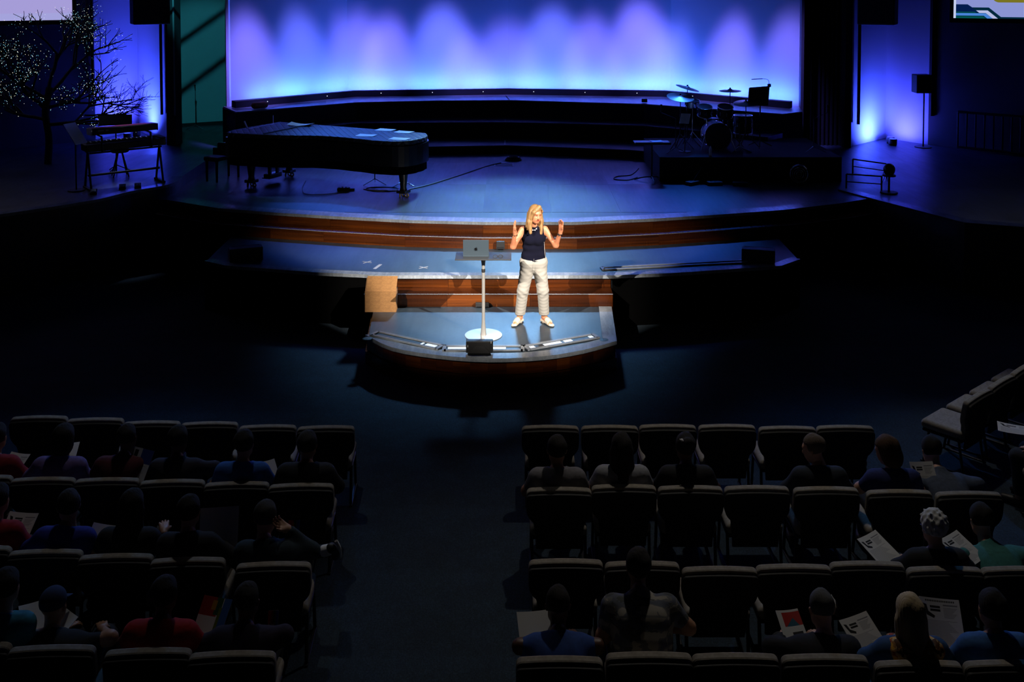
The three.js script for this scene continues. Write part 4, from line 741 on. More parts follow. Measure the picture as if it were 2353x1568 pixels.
// primitives: [ax, ay, az, bx, by, bz, ra, rb] tapered capsule; {e: [cx, cy, cz, rx, ry, rz]} ellipsoid
function field(prims, k, grow = 0) {
  return (x, y, z) => {
    let d = 1e9;
    for (const p of prims) {
      let v;
      if (p.e) { const [cx, cy, cz, rx, ry, rz] = p.e, X = x - cx, Y = y - cy, Z = z - cz, k0 = Math.hypot(X / rx, Y / ry, Z / rz), k1 = Math.hypot(X / rx / rx, Y / ry / ry, Z / rz / rz); v = k1 < 1e-6 ? -Math.min(rx, ry, rz) : k0 * (k0 - 1) / k1; }
      else { const bx = p[3] - p[0], by = p[4] - p[1], bz = p[5] - p[2], X = x - p[0], Y = y - p[1], Z = z - p[2]; let t = (X * bx + Y * by + Z * bz) / (bx * bx + by * by + bz * bz + 1e-9); t = t < 0 ? 0 : t > 1 ? 1 : t; v = Math.hypot(X - bx * t, Y - by * t, Z - bz * t) - (p[6] + (p[7] - p[6]) * t); }
      const h = k - Math.abs(d - v); d = (d < v ? d : v) - (h > 0 ? h * h / k / 4 : 0);
    }
    return d - grow;
  };
}
function bounds(prims, pad) {
  const lo = [1e9, 1e9, 1e9], hi = [-1e9, -1e9, -1e9];
  for (const p of prims) for (let i = 0; i < 3; i++) { const a = p.e ? [p.e[i] - p.e[3 + i], p.e[i] + p.e[3 + i]] : [Math.min(p[i] - p[6], p[i + 3] - p[7]), Math.max(p[i] + p[6], p[i + 3] + p[7])]; lo[i] = Math.min(lo[i], a[0] - pad); hi[i] = Math.max(hi[i], a[1] + pad); }
  return [lo, hi];
}
const blob = (prims, k, c, grow = 0, cut) => { const f = field(prims, k, grow), [lo, hi] = bounds(prims, grow + 3 * c); return nets(cut ? (x, y, z) => cut(f(x, y, z), x, y, z) : f, lo, hi, c); };
const mirrored = (g) => { const q = g.clone(), p = q.attributes.position; for (let i = 0; i < p.count; i++) p.setX(i, -p.getX(i)); const ix = q.index.array.slice(); for (let i = 0; i < ix.length; i += 3) { const t = ix[i]; ix[i] = ix[i + 1]; ix[i + 1] = t; } q.setIndex([...ix]); q.computeVertexNormals(); return q; };
function paint(g, fn) { const n = g.attributes.position.count, c = new Float32Array(n * 3), p = g.attributes.position; for (let i = 0; i < n; i++) c.set(fn(p.getX(i), p.getY(i), p.getZ(i)), i * 3); g.setAttribute('color', new THREE.BufferAttribute(c, 3)); return g; }
function join(list) {                                // merge coloured skins
  return mergeGeometries(list.map((g) => { const q = g.toNonIndexed ? (g.index ? g.toNonIndexed() : g.clone()) : g; for (const a of Object.keys(q.attributes)) if (!['position', 'normal', 'color'].includes(a)) q.deleteAttribute(a); if (!q.attributes.color) paint(q, () => [1, 1, 1]); return q; }));
}
// ---- head: origin at the neck joint, face towards +z, 0.24 high
const headPrims = [{ e: [0, 0.150, -0.012, 0.076, 0.088, 0.094] }, { e: [0, 0.090, 0.028, 0.062, 0.085, 0.066] }, [0, 0.028, 0.062, 0, 0.022, 0.066, 0.024, 0.022], [-0.035, 0.045, 0.035, 0.035, 0.045, 0.035, 0.03, 0.03],
  [-0.032, 0.142, 0.068, 0.032, 0.142, 0.068, 0.017, 0.017], [-0.038, 0.088, 0.062, -0.03, 0.075, 0.066, 0.02, 0.018], [0.038, 0.088, 0.062, 0.03, 0.075, 0.066, 0.02, 0.018]];
const headDetail = [[0, 0.128, 0.090, 0, 0.090, 0.110, 0.007, 0.0115], [-0.010, 0.084, 0.100, 0.010, 0.084, 0.100, 0.008, 0.008], [-0.017, 0.062, 0.090, 0.017, 0.062, 0.090, 0.006, 0.006], [-0.015, 0.044, 0.087, 0.015, 0.044, 0.087, 0.007, 0.007],
  [-0.079, 0.118, -0.006, -0.076, 0.090, 0.0, 0.014, 0.010], [0.079, 0.118, -0.006, 0.076, 0.090, 0.0, 0.014, 0.010]];
const headF0 = field(headPrims, 0.035), headF1 = field(headDetail, 0.006), neckF = field([[0, 0.06, 0.0, 0, -0.05, -0.012, 0.050, 0.056]], 0.01);
function headField(open) {
  return (x, y, z) => {
    let d = headF0(x, y, z); const smin = (a, b, k) => { const h = Math.max(k - Math.abs(a - b), 0); return Math.min(a, b) - h * h / k / 4; };
    for (const s of [-1, 1]) { const v = Math.hypot((x - s * 0.031) / 1.3, y - 0.120, z - 0.094) - 0.011; d = -smin(-d, v, 0.012); }             // eye sockets
    d = smin(d, headF1(x, y, z), 0.010);
    for (const s of [-1, 1]) d = Math.min(d, Math.hypot(x - s * 0.031, y - 0.119, z - 0.076) - 0.0125);                                           // eyeballs
    if (open) { const v = Math.hypot(x / 1.6, y - 0.053, (z - 0.092) / 1.4) - 0.0085; d = Math.max(d, -v); }
    return smin(d, neckF(x, y, z), 0.02);
  };
}
const facePaint = (x, y, z) => {
  const lip = Math.hypot(x / 0.024, (y - 0.053) / 0.014) < 1 && z > 0.07, mouth = Math.hypot(x / 0.015, (y - 0.053) / 0.0065) < 1 && z > 0.06;
  for (const s of [-1, 1]) { const ex = x - s * 0.031; if (z > 0.06) { const e = Math.hypot(ex / 0.017, (y - 0.119) / 0.0075); if (Math.hypot(ex, y - 0.119) < 0.0065) return [0.10, 0.10, 0.12]; if (e < 1) return [1.0, 1.05, 1.1]; if (e < 1.5 && y > 0.119) return [0.16, 0.11, 0.10]; if (Math.abs(ex) < 0.022 && Math.abs(y - 0.142 + Math.abs(ex) * 0.12) < 0.004) return [0.42, 0.30, 0.22]; } }
  if (mouth) return [0.30, 0.07, 0.06]; if (lip) return [0.92, 0.45, 0.42]; return [1, 1, 1];
};
const headGeo = paint(nets(headField(false), [-0.105, -0.06, -0.13], [0.105, 0.26, 0.14], 0.006), facePaint);
const headOpen = paint(nets(headField(true), [-0.105, -0.06, -0.13], [0.105, 0.26, 0.14], 0.0038), facePaint);
// ---- right hand: wrist at the origin, fingers along +y, palm towards +z, thumb towards +x
function makeHand(curl, spread, c = 0.0034) {
  const pr = [], X = [-0.030, -0.0105, 0.010, 0.030], len = [0.055, 0.070, 0.077, 0.068], base = [0.076, 0.086, 0.089, 0.084];
  const palm = [[-0.016, 0.0, 0, -0.027, 0.07, 0, 0.016, 0.012], [0.016, 0.0, 0, 0.027, 0.077, 0, 0.016, 0.012], [0, 0.0, 0, 0, 0.08, 0, 0.017, 0.012], [0.02, 0.02, 0.004, 0.03, 0.045, 0.01, 0.017, 0.014], [0, -0.03, 0, 0, 0.0, 0, 0.026, 0.022]];
  for (let i = 0; i < 4; i++) { let p = [X[i], base[i] - 0.012, 0], a = curl * 0.5, s = spread * (i - 1.5); for (let j = 0; j < 3; j++) { const l = len[i] * [0.44, 0.32, 0.24][j] + (j ? 0 : 0.012), q = [p[0] + Math.sin(s) * l, p[1] + Math.cos(a) * l, p[2] + Math.sin(a) * l], r = [0.0094, 0.0086, 0.0078, 0.0066]; pr.push([...p, ...q, r[j] * (i ? 1 : 0.88), r[j + 1] * (i ? 1 : 0.88)]); p = q; a += curl; } }
  pr.push([0.026, 0.022, 0.008, 0.046, 0.050, 0.02, 0.0125, 0.0105], [0.046, 0.050, 0.02, 0.056, 0.078, 0.026 + curl * 0.02, 0.0105, 0.008]);
  const A = field(palm, 0.02), B = field(pr, 0.004), [lo, hi] = bounds([...palm, ...pr], 3 * c);
  return nets((x, y, z) => { const a = A(x, y, z), b = B(x, y, z), h = Math.max(0.008 - Math.abs(a - b), 0); return Math.min(a, b) - h * h / 0.008 / 4; }, lo, hi, c);
}
const handOpen = makeHand(0.16, 0.10), handCurl = makeHand(0.55, 0.05, 0.0045);
function place(g, at, yDir, zDir, s = 1) {            // lay local +y along yDir, +z towards zDir
  const y = V(...yDir).normalize(), x = y.clone().cross(V(...zDir)).normalize(), z = x.clone().cross(y);
  return g.clone().applyMatrix4(new THREE.Matrix4().makeBasis(x, y, z).scale(V(s, s, s)).setPosition(...at));
}
// ---- hair shells in head space
const hairGeo = (() => {
  const cap = (grow, front, low, extra = [], c = 0.008, bump = 0) => { const f = field([{ e: [0, 0.152, -0.014, 0.079, 0.092, 0.098] }, ...extra], 0.03, grow), [lo, hi] = bounds([{ e: [0, 0.152, -0.014, 0.079, 0.092, 0.098] }, ...extra], grow + bump + 3 * c); return nets((x, y, z) => Math.max(f(x, y, z) - bump * Math.sin(x * 95) * Math.sin(y * 80 + 1) * Math.sin(z * 90) + 0.0022 * Math.sin(Math.atan2(x, z + 0.03) * 26 + y * 30 + 2 * Math.sin(y * 21 + x * 30)) + 0.003 * Math.sin(x * 41 + y * 23 + z * 37), front(x, y, z), low(x, y, z)), lo, hi, c); };
  const face = (zf) => (x, y, z) => Math.min(0.19 - y + 0.0, 1) > 0 && z > 0 ? z - zf - Math.max(0, y - 0.15) * 1.5 : -1 + 0 * x;
  return {
    short: cap(0.010, (x, y, z) => z - 0.035 - Math.max(0, y - 0.165) * 2.2, (x, y, z) => 0.075 + Math.max(0, z + 0.02) * 0.6 - y),
    buzz: cap(0.004, (x, y, z) => z - 0.03 - Math.max(0, y - 0.17) * 2.2, (x, y, z) => 0.085 + Math.max(0, z + 0.02) * 0.6 - y),
    fringe: cap(0.008, (x, y, z) => z - 0.02, (x, y, z) => Math.max(0.08 - y, y - 0.165)),
    curly: cap(0.018, (x, y, z) => z - 0.035 - Math.max(0, y - 0.165) * 2.2, (x, y, z) => 0.07 - y, [], 0.008, 0.012),
    bob: cap(0.014, (x, y, z) => z - 0.035 - Math.max(0, y - 0.165) * 2.2, () => -1, [{ e: [0, 0.07, -0.04, 0.085, 0.10, 0.075] }]),
    long: cap(0.012, (x, y, z) => z - 0.03 - Math.max(0, y - 0.165) * 2.2, () => -1, [[0, 0.1, -0.05, 0, -0.12, -0.075, 0.075, 0.055], [-0.06, 0.08, -0.03, -0.07, -0.1, -0.05, 0.035, 0.03], [0.06, 0.08, -0.03, 0.07, -0.1, -0.05, 0.035, 0.03]]),
    bun: cap(0.010, (x, y, z) => z - 0.035 - Math.max(0, y - 0.165) * 2.2, (x, y, z) => 0.07 - y, [{ e: [0, 0.19, -0.125, 0.04, 0.04, 0.035] }]),
  };
  void face;
})();
const hairMat = (c) => mat(c, 0.9);
const SK = { light: [0.58, 0.33, 0.23], tan: [0.42, 0.22, 0.13], dark: [0.10, 0.045, 0.028] };
const skinMat = (c) => mat(c, 0.5, { vertexColors: true });

// ---- seated listener: local frame, facing -z, origin on the floor below the chair's back top
function listener(o) {
  const { x, z, turn = 0, lean = 0.05, side = 0, big = 1, yaw = 0, nod = 8, roll = 0, skin = SK.light, hair = 'short', hairC = [0.02, 0.015, 0.012], shirt, trousers = mat([0.02, 0.022, 0.03], 0.9), sleeve = 'short', label, arms, print, extra, drop = 0 } = o;
  const g = thing('person', label, 'person', [x, 0, z], turn);
  const sh = [side, 0.865 - lean * 0.30 - drop, -0.17 - lean], nk = [side * 1.15, sh[1] + 0.055, sh[2] - 0.012 - lean * 0.12];
  const hd = [side * 1.25, nk[1] + 0.035, nk[2] - 0.02 - lean * 0.15], lerp = (a, b, t) => a.map((v, i) => v + (b[i] - v) * t), hip = [0, 0.53, -0.24], b = big;
  const wst = lerp(hip, sh, 0.45), chs = lerp(hip, sh, 0.75);
  const torso = [[hip[0] - 0.085, hip[1], hip[2], hip[0] + 0.085, hip[1], hip[2], 0.118 * b, 0.118 * b], [wst[0] - 0.07, wst[1], wst[2], wst[0] + 0.07, wst[1], wst[2], 0.108 * b, 0.108 * b], [chs[0] - 0.085, chs[1], chs[2], chs[0] + 0.085, chs[1], chs[2], 0.105 * b, 0.105 * b], [sh[0] - 0.15 * b, sh[1] - 0.015, sh[2], sh[0] + 0.15 * b, sh[1] - 0.015, sh[2], 0.062, 0.062], [sh[0], sh[1] + 0.01, sh[2], nk[0], nk[1] + 0.02, nk[2], 0.07, 0.055]];
  const A = arms ?? {}, el = { '-1': A.le ?? [-0.27, 0.68, -0.26 - lean * 0.5], 1: A.re ?? [0.27, 0.68, -0.26 - lean * 0.5] }, wr = { '-1': A.lw ?? [-0.13, 0.62, -0.47 - lean * 0.4], 1: A.rw ?? [0.13, 0.62, -0.47 - lean * 0.4] };
  const up = [], fo = [], legs = [], shoes = [];
  for (const s of [-1, 1]) {
    const S = [sh[0] + s * 0.175 * b, sh[1] - 0.02, sh[2]]; up.push([...S, ...el[s], 0.056 * b, 0.043]); fo.push([...el[s], ...wr[s], 0.042, 0.028]);
    legs.push([s * 0.09, 0.535, -0.25, s * 0.12, 0.50, -0.62, 0.092 * b, 0.066], [s * 0.12, 0.50, -0.62, s * 0.12, 0.10, -0.60, 0.062, 0.045]); shoes.push([s * 0.12, 0.055, -0.57, s * 0.125, 0.04, -0.76, 0.045, 0.036]);
  }
  const parts = [blob([...torso, ...up, ...fo, ...legs], 0.05, 0.021)];
  const hq = new THREE.Matrix4().makeRotationFromEuler(new THREE.Euler(R(nod), Math.PI + R(yaw), R(roll), 'YXZ')).setPosition(...hd);
  parts.push(headGeo.clone().applyMatrix4(hq));
  for (const s of [-1, 1]) { const d = [wr[s][0] - el[s][0], wr[s][1] - el[s][1], wr[s][2] - el[s][2]]; parts.push(place(s > 0 ? mirrored(handCurl) : handCurl, wr[s], [d[0] * 0.6 - s * 0.02, d[1] * 0.4, d[2] - 0.04], [0, A.palm ?? -1, 0.2])); }
  mesh('body', join(parts), skinMat(skin), g);
  const nn = V(hd[0] - sh[0], hd[1] - sh[1], hd[2] - sh[2]).normalize();
  const cut = (d, X, Y, Z) => { const a = X - nk[0], b2 = Y - nk[1], c2 = Z - nk[2], t = a * nn.x + b2 * nn.y + c2 * nn.z, rr2 = Math.hypot(a - t * nn.x, b2 - t * nn.y, c2 - t * nn.z); return Math.max(d, t - 0.012 - Math.max(0, rr2 - 0.075) * 1.5); };
  const sl = sleeve === 'long' ? [...up, ...fo.map((f) => { const q = f.slice(); for (let i = 0; i < 3; i++) q[3 + i] = f[i] + (f[3 + i] - f[i]) * 0.88; return q; })] : up.map((f) => { const q = f.slice(); for (let i = 0; i < 3; i++) q[3 + i] = f[i] + (f[3 + i] - f[i]) * 0.62; return q; });
  const top = mesh('shirt', boxUV(blob([...torso, ...sl], 0.05, 0.018, 0.015, cut), 1), shirt, g);
  mesh('trousers', blob([torso[0], ...legs.map((l, i) => (i % 2 ? [l[0], l[1], l[2], l[3], 0.16, l[5], l[6], l[7]] : l))], 0.04, 0.024, 0.016), trousers, g);
  for (const s of shoes) mesh('shoe', blob([s], 0.01, 0.014), M.black, g);
  if (hair && hairGeo[hair]) { const h = mesh('hair', hairGeo[hair], hairMat(hairC), g); h.applyMatrix4(hq); }
  if (print) {                                       // letters printed up the back of the shirt
    const back = [sh[0] * 0.6, sh[1] - 0.22, sh[2] * 0.55 + hip[2] * 0.45 + 0.128 * b];
    const m = mesh('print', new THREE.PlaneGeometry(0.12, 0.30), print, top); m.position.set(...back); m.rotation.set(R(-14) - lean * 0.9, 0, 0);
  }
  if (extra) extra(g, { sh, nk, hd, hq });
  return g;
}
// ---------------------------------------------------------------- the speaker
{
  const g = thing('person', 'speaker in a navy sleeveless top and cream trousers, both hands raised', 'person', [0.28, L1, -14.2]);
  const P = { neck: [0.025, 1.40, 0.02], sR: [-0.135, 1.335, 0.02], sL: [0.185, 1.345, 0.02], eR: [-0.265, 1.115, 0.10], eL: [0.335, 1.135, 0.10], wR: [-0.240, 1.35, 0.235], wL: [0.394, 1.365, 0.235] };
  const torso = [[-0.06, 0.86, 0.0, 0.11, 0.86, 0.0, 0.104, 0.104], [-0.05, 0.98, 0.005, 0.10, 0.98, 0.005, 0.084, 0.084], [-0.04, 1.10, 0.012, 0.09, 1.10, 0.012, 0.080, 0.080], [-0.05, 1.22, 0.022, 0.10, 1.22, 0.022, 0.086, 0.086], [-0.035, 1.205, 0.075, -0.03, 1.20, 0.075, 0.055, 0.055], [0.08, 1.205, 0.075, 0.085, 1.20, 0.075, 0.055, 0.055], [-0.10, 1.325, 0.012, 0.15, 1.335, 0.012, 0.050, 0.050], [0.025, 1.33, 0.012, 0.03, 1.45, 0.035, 0.060, 0.046]];
  const arms = [[...P.sR, ...P.eR, 0.046, 0.036], [...P.eR, ...P.wR, 0.037, 0.024], [...P.sL, ...P.eL, 0.046, 0.036], [...P.eL, ...P.wL, 0.037, 0.024]];
  const leg = (s, hip, kn, an) => [[...hip, ...kn, 0.092, 0.060], [...kn, ...an, 0.058, 0.036]];
  const hipR = [-0.055, 0.83, 0.0], hipL = [0.105, 0.83, 0.0], knR = [-0.125, 0.48, 0.045], knL = [0.155, 0.48, 0.045], anR = [-0.165, 0.085, -0.01], anL = [0.175, 0.085, -0.01];
  const legs = [...leg(-1, hipR, knR, anR), ...leg(1, hipL, knL, anL)];
  const foot = (an, toe) => [[an[0], 0.07, an[2] - 0.02, an[0] + (toe[0] - an[0]) * 0.5, 0.06, an[2] + (toe[2] - an[2]) * 0.5, 0.033, 0.032], [an[0] + (toe[0] - an[0]) * 0.45, 0.055, an[2] + (toe[2] - an[2]) * 0.45, toe[0], 0.036, toe[2], 0.034, 0.022]];
  const toeR = [-0.235, 0.03, 0.13], toeL = [0.255, 0.03, 0.13];
  const parts = [blob([...torso, ...arms, ...legs, ...foot(anR, toeR), ...foot(anL, toeL)], 0.035, 0.0105)];
  // toes
  const toes = []; for (const [t, s] of [[toeR, -1], [toeL, 1]]) for (let i = 0; i < 5; i++) { const u = (i - 2) * 0.0125; toes.push([t[0] + u, 0.034, t[2] + 0.005, t[0] + u + s * 0.004, 0.028, t[2] + 0.034 - Math.abs(i - (s < 0 ? 3.4 : 0.6)) * 0.004, 0.010, 0.0085]); }
  parts.push(blob(toes, 0.003, 0.0042));
  const hq = new THREE.Matrix4().makeRotationFromEuler(new THREE.Euler(R(8), R(27), R(-4), 'YXZ')).setPosition(0.032, 1.452, 0.045);
  parts.push(headOpen.clone().applyMatrix4(hq));
  parts.push(place(mirrored(handOpen), [-0.240, 1.36, 0.242], [-0.06, 1, 0.10], [1, 0.15, 0.25], 1.02));
  parts.push(place(handOpen, [0.395, 1.375, 0.242], [0.07, 1, 0.10], [-0.75, 0.1, 0.65], 1.02));
  mesh('body', join(parts), skinMat([0.48, 0.180, 0.092]), g);
  // navy top with little cap shoulders
  mesh('sleeveless_top', blob([...torso.map((t, i) => (i === 6 ? [-0.085, 1.325, 0.012, 0.138, 1.335, 0.012, 0.052, 0.052] : t))], 0.035, 0.009, 0.012, (d, x, y, z) => Math.max(d, 0.915 + 0.0 * x + 0.03 * Math.cos(x * 9 - 0.2) * -1 - y + 0.012, y - 1.398 - Math.abs(x - 0.025) * 0.05, -(Math.hypot(x - 0.028, (y - 1.43) * 0.9, z - 0.05) - 0.052)) + 0.0028 * Math.sin(y * 46 + x * 14) * (y < 1.15 ? 1 : 0)), new THREE.MeshPhysicalMaterial({ color: lin(0.0028, 0.003, 0.010), roughness: 1, specularIntensity: 0.25 }), g);
  // cream trousers with creases
  const hemmed = [[-0.06, 0.87, 0.0, 0.11, 0.87, 0.0, 0.104, 0.104], [-0.05, 0.80, -0.02, 0.10, 0.80, -0.02, 0.10, 0.10], [...hipR, ...knR, 0.092, 0.070], [...knR, anR[0], 0.13, anR[2], 0.068, 0.060], [...hipL, ...knL, 0.092, 0.070], [...knL, anL[0], 0.13, anL[2], 0.068, 0.060]];
  const tr = mesh('trousers', blob(hemmed, 0.02, 0.0085, 0.012, (d, x, y, z) => { const s = Math.sin(y * 62 + (x > 0.025 ? -1 : 1) * x * 55), k = Math.exp(-Math.pow((y - 0.44) / 0.06, 2)) + 0.7 * Math.exp(-Math.pow((y - 0.74) / 0.06, 2)); return Math.max(d + 0.004 * s * k + 0.0012 * Math.sin(y * 120 + z * 60), y - 0.957, 0.118 - y); }), mat([0.50, 0.475, 0.43], 0.85, { map: rep(fabricT, 5) }), g);
  mesh('belt_seam', tube([[0.025, 0.95, 0.123], [0.026, 0.86, 0.130], [0.024, 0.79, 0.118]], 0.0012, 10), mat([0.36, 0.34, 0.30], 0.9), tr);
  for (const s of [-1, 1]) mesh('pocket', tube([[0.025 + s * 0.13, 0.935, 0.075], [0.025 + s * 0.10, 0.90, 0.105], [0.025 + s * 0.145, 0.87, 0.075]], 0.0016, 10), mat([0.36, 0.34, 0.30], 0.9), tr);
  // sandals
  const cream = mat([0.50, 0.43, 0.34], 0.55);
  for (const [an, toe, s] of [[anR, toeR, -1], [anL, toeL, 1]]) {
    const d = V(toe[0] - an[0], 0, toe[2] - an[2]).normalize(), sd = mesh('sandal', [blob([[an[0] - d.x * 0.035, 0.022, an[2] - d.z * 0.035, toe[0] + d.x * 0.03, 0.008, toe[2] + d.z * 0.03, 0.040, 0.044]], 0.01, 0.006, 0, (q, x, y) => Math.max(q, Math.abs(y - 0.018 - Math.max(0, 0.016 - Math.hypot(x - an[0]) * 0.1)) - 0.012)), new THREE.CylinderGeometry(0.032, 0.028, 0.032, 14).translate(an[0], 0.016, an[2] - 0.005)], cream, g);
    const m = [an[0] + (toe[0] - an[0]) * 0.72, 0.048, an[2] + (toe[2] - an[2]) * 0.72], st = blob([[m[0] - d.x * 0.03, m[1] + 0.008, m[2] - d.z * 0.03, m[0] + d.x * 0.025, m[1] - 0.008, m[2] + d.z * 0.025, 0.043, 0.042]], 0.01, 0.006, 0.002, (q, x, y, z) => Math.max(q, 0.012 - y, Math.abs((x - m[0]) * d.x + (z - m[2]) * d.z) - 0.042));
    mesh('strap', st, cream, sd); mesh('heel_strap', new THREE.TorusGeometry(0.040, 0.006, 6, 20, Math.PI * 1.2).rotateX(Math.PI / 2 + 0.35).rotateY(s < 0 ? 0.35 : -2.9).translate(an[0], 0.085, an[2] - 0.015), cream, sd);
  }
  // shoulder-length fair hair, parted at one side
  const crown = { e: [0, 0.155, -0.014, 0.082, 0.094, 0.100] };
  const locks = [[-0.070, 0.16, 0.01, -0.092, 0.02, 0.03, 0.030, 0.034], [-0.092, 0.02, 0.03, -0.085, -0.125, 0.085, 0.034, 0.016], [0.070, 0.15, 0.01, 0.086, 0.02, 0.03, 0.026, 0.034], [0.086, 0.02, 0.03, 0.082, -0.14, 0.085, 0.036, 0.020], [0.02, 0.235, 0.05, -0.066, 0.17, 0.072, 0.022, 0.020], [-0.066, 0.17, 0.072, -0.086, 0.08, 0.05, 0.020, 0.018], [0.02, 0.235, 0.05, 0.072, 0.17, 0.05, 0.018, 0.016], [0, 0.1, -0.06, 0, -0.10, -0.06, 0.075, 0.06], [-0.05, 0.1, -0.04, -0.07, -0.1, -0.03, 0.05, 0.035], [0.05, 0.1, -0.04, 0.07, -0.1, -0.03, 0.05, 0.035]];
  const hf = field([crown, ...locks], 0.022, 0.004), hb = bounds([crown, ...locks], 0.03);
  const hairG = nets((x, y, z) => Math.max(hf(x, y, z) + 0.0012 * Math.sin(Math.atan2(x, z + 0.03) * 46 + y * 18), Math.abs(x) < 0.062 && z > 0.03 ? Math.min(0.2, 0.185 + 0.25 * x - y) > 0 ? z - 0.045 : -1 : -1), hb[0], hb[1], 0.0042);
  paint(hairG, (x, y, z) => { const s = 0.5 + 0.5 * Math.sin(Math.atan2(x, z + 0.03) * 46 + y * 18 + 1.5) * Math.sin(Math.atan2(x, z + 0.03) * 17 + y * 9), k = 0.55 + 0.6 * s; return [k, k * (0.88 + 0.12 * s), k * (0.75 + 0.25 * s)]; });
  const h = mesh('hair', hairG, mat([0.27, 0.155, 0.060], 0.55, { vertexColors: true }), g); h.applyMatrix4(hq);
  // jewellery, watch and microphone lead
  const nl = mesh('necklace', tube([[-0.02, 1.405, 0.075], [-0.015, 1.375, 0.097], [0.026, 1.352, 0.112], [0.065, 1.375, 0.1], [0.075, 1.405, 0.078]], 0.0028, 18), M.chrome, g);
  for (const [x, y, z] of [[-0.012, 1.370, 0.102], [0.012, 1.354, 0.114], [0.04, 1.354, 0.114], [0.062, 1.37, 0.104]]) mesh('bead', ball(0.0095, x, y, z, 10, 8), M.white, nl);
  mesh('bracelet', [0, 0.016].map((q) => new THREE.TorusGeometry(0.034, 0.0045, 8, 24).rotateX(Math.PI / 2 - 0.5).translate(-0.241, 1.312 - q, 0.214 - q * 0.6)), M.brass, g);
  const w = mesh('watch', new THREE.TorusGeometry(0.032, 0.006, 8, 24).scale(1, 1, 2).rotateX(Math.PI / 2 - 0.5).translate(0.386, 1.316, 0.212), M.black, g); mesh('watch_face', disc(0.015, 0.008, 0, 0, 0, 14).rotateX(Math.PI / 2).translate(0.38, 1.32, 0.248), M.black, w);
  mesh('microphone_lead', tube([[0.17, 1.21, 0.07], [0.175, 1.10, 0.075], [0.185, 1.0, 0.08], [0.195, 0.93, 0.07]], 0.0026, 14), M.tape, g);
}
// ---------------------------------------------------------------- the listeners
const cloth = (c, r = 0.9, o = {}) => mat(c, r, { map: rep(fabricT, 5), ...o });
const printM = new THREE.MeshStandardMaterial({ map: canvasTex(128, 320, (c, w, h) => { c.clearRect(0, 0, w, h); c.translate(w / 2, h / 2); c.rotate(-Math.PI / 2); c.fillStyle = '#d8cfe6'; c.font = '118px sans-serif'; c.textAlign = 'center'; c.textBaseline = 'middle'; c.fillText('OOL', 0, 4); }), transparent: true, alphaTest: 0.4, roughness: 0.8 });
const DK = [0.012, 0.010, 0.010];
// left block, second row
listener({ x: -4.75, z: -8.86, lean: 0.08, shirt: cloth([0.36, 0.012, 0.020]), sleeve: 'long', skin: SK.tan, hairC: DK, label: 'person in a red long-sleeved shirt at the left edge, second row' });
listener({ x: -4.17, z: -8.82, lean: 0.10, side: 0.04, shirt: cloth([0.22, 0.15, 0.42]), sleeve: 'long', skin: SK.tan, hair: 'bob', hairC: DK, label: 'person in a lilac sleeved shirt bent over a handout, second row', arms: { re: [0.26, 0.70, -0.30] } });
listener({ x: -3.595, z: -8.81, lean: 0.14, big: 1.08, side: 0.03, shirt: cloth([0.11, 0.010, 0.022]), sleeve: 'short', skin: SK.dark, hair: 'buzz', hairC: DK, print: printM, label: 'person in a maroon shirt with pale letters, left block, second row' });
listener({ x: -3.005, z: -8.78, lean: 0.12, side: -0.05, shirt: cloth([0.025, 0.02, 0.04]), sleeve: 'long', skin: SK.dark, hair: 'short', hairC: DK, label: 'person in dark clothes left of the blue shirt, second row', arms: { re: [0.28, 0.78, -0.34] }, extra: (g) => mesh('cuff', blob([[0.24, 0.79, -0.32, 0.30, 0.77, -0.36, 0.058, 0.05]], 0.02, 0.015), cloth([0.28, 0.24, 0.42]), g) });
listener({ x: -2.425, z: -8.74, lean: 0.04, shirt: cloth([0.030, 0.14, 0.50]), sleeve: 'short', skin: SK.tan, hair: 'short', hairC: DK, label: 'person in a bright blue shirt holding a white sheet, left block' });
listener({ x: -1.85, z: -8.71, lean: 0.06, big: 1.08, shirt: cloth([0.020, 0.022, 0.028]), sleeve: 'long', skin: SK.tan, hair: 'short', hairC: [0.03, 0.03, 0.035], label: 'person in a black jacket at the aisle end, left block second row' });
// left block, third row
listener({ x: -4.20, z: -7.72, lean: 0.10, side: 0.02, shirt: cloth([0.42, 0.010, 0.020]), sleeve: 'long', skin: SK.tan, hairC: DK, label: 'person in a red shirt holding a printed sheet, third row left edge' });
listener({ drop: 0.02, x: -3.62, z: -7.67, lean: 0.08, side: 0.05, shirt: cloth([0.020, 0.030, 0.36]), sleeve: 'long', skin: SK.tan, yaw: 25, hairC: DK, label: 'person in a royal blue top turning to the right, third row' });
listener({ x: -3.05, z: -7.61, lean: 0.12, shirt: cloth([0.014, 0.014, 0.018]), skin: SK.tan, hair: 'long', hairC: DK, arms: { re: [0.27, 0.68, -0.35], rw: [0.22, 0.78, -0.46] }, label: 'person in black with long dark hair raising one hand, third row' });
listener({ x: -2.48, z: -7.56, lean: 0.06, side: -0.06, shirt: cloth([0.015, 0.015, 0.020]), sleeve: 'long', skin: SK.light, hair: 'short', hairC: DK, arms: { rw: [0.10, 0.74, -0.46] }, label: 'person in black holding up a large pale sheet, third row' });
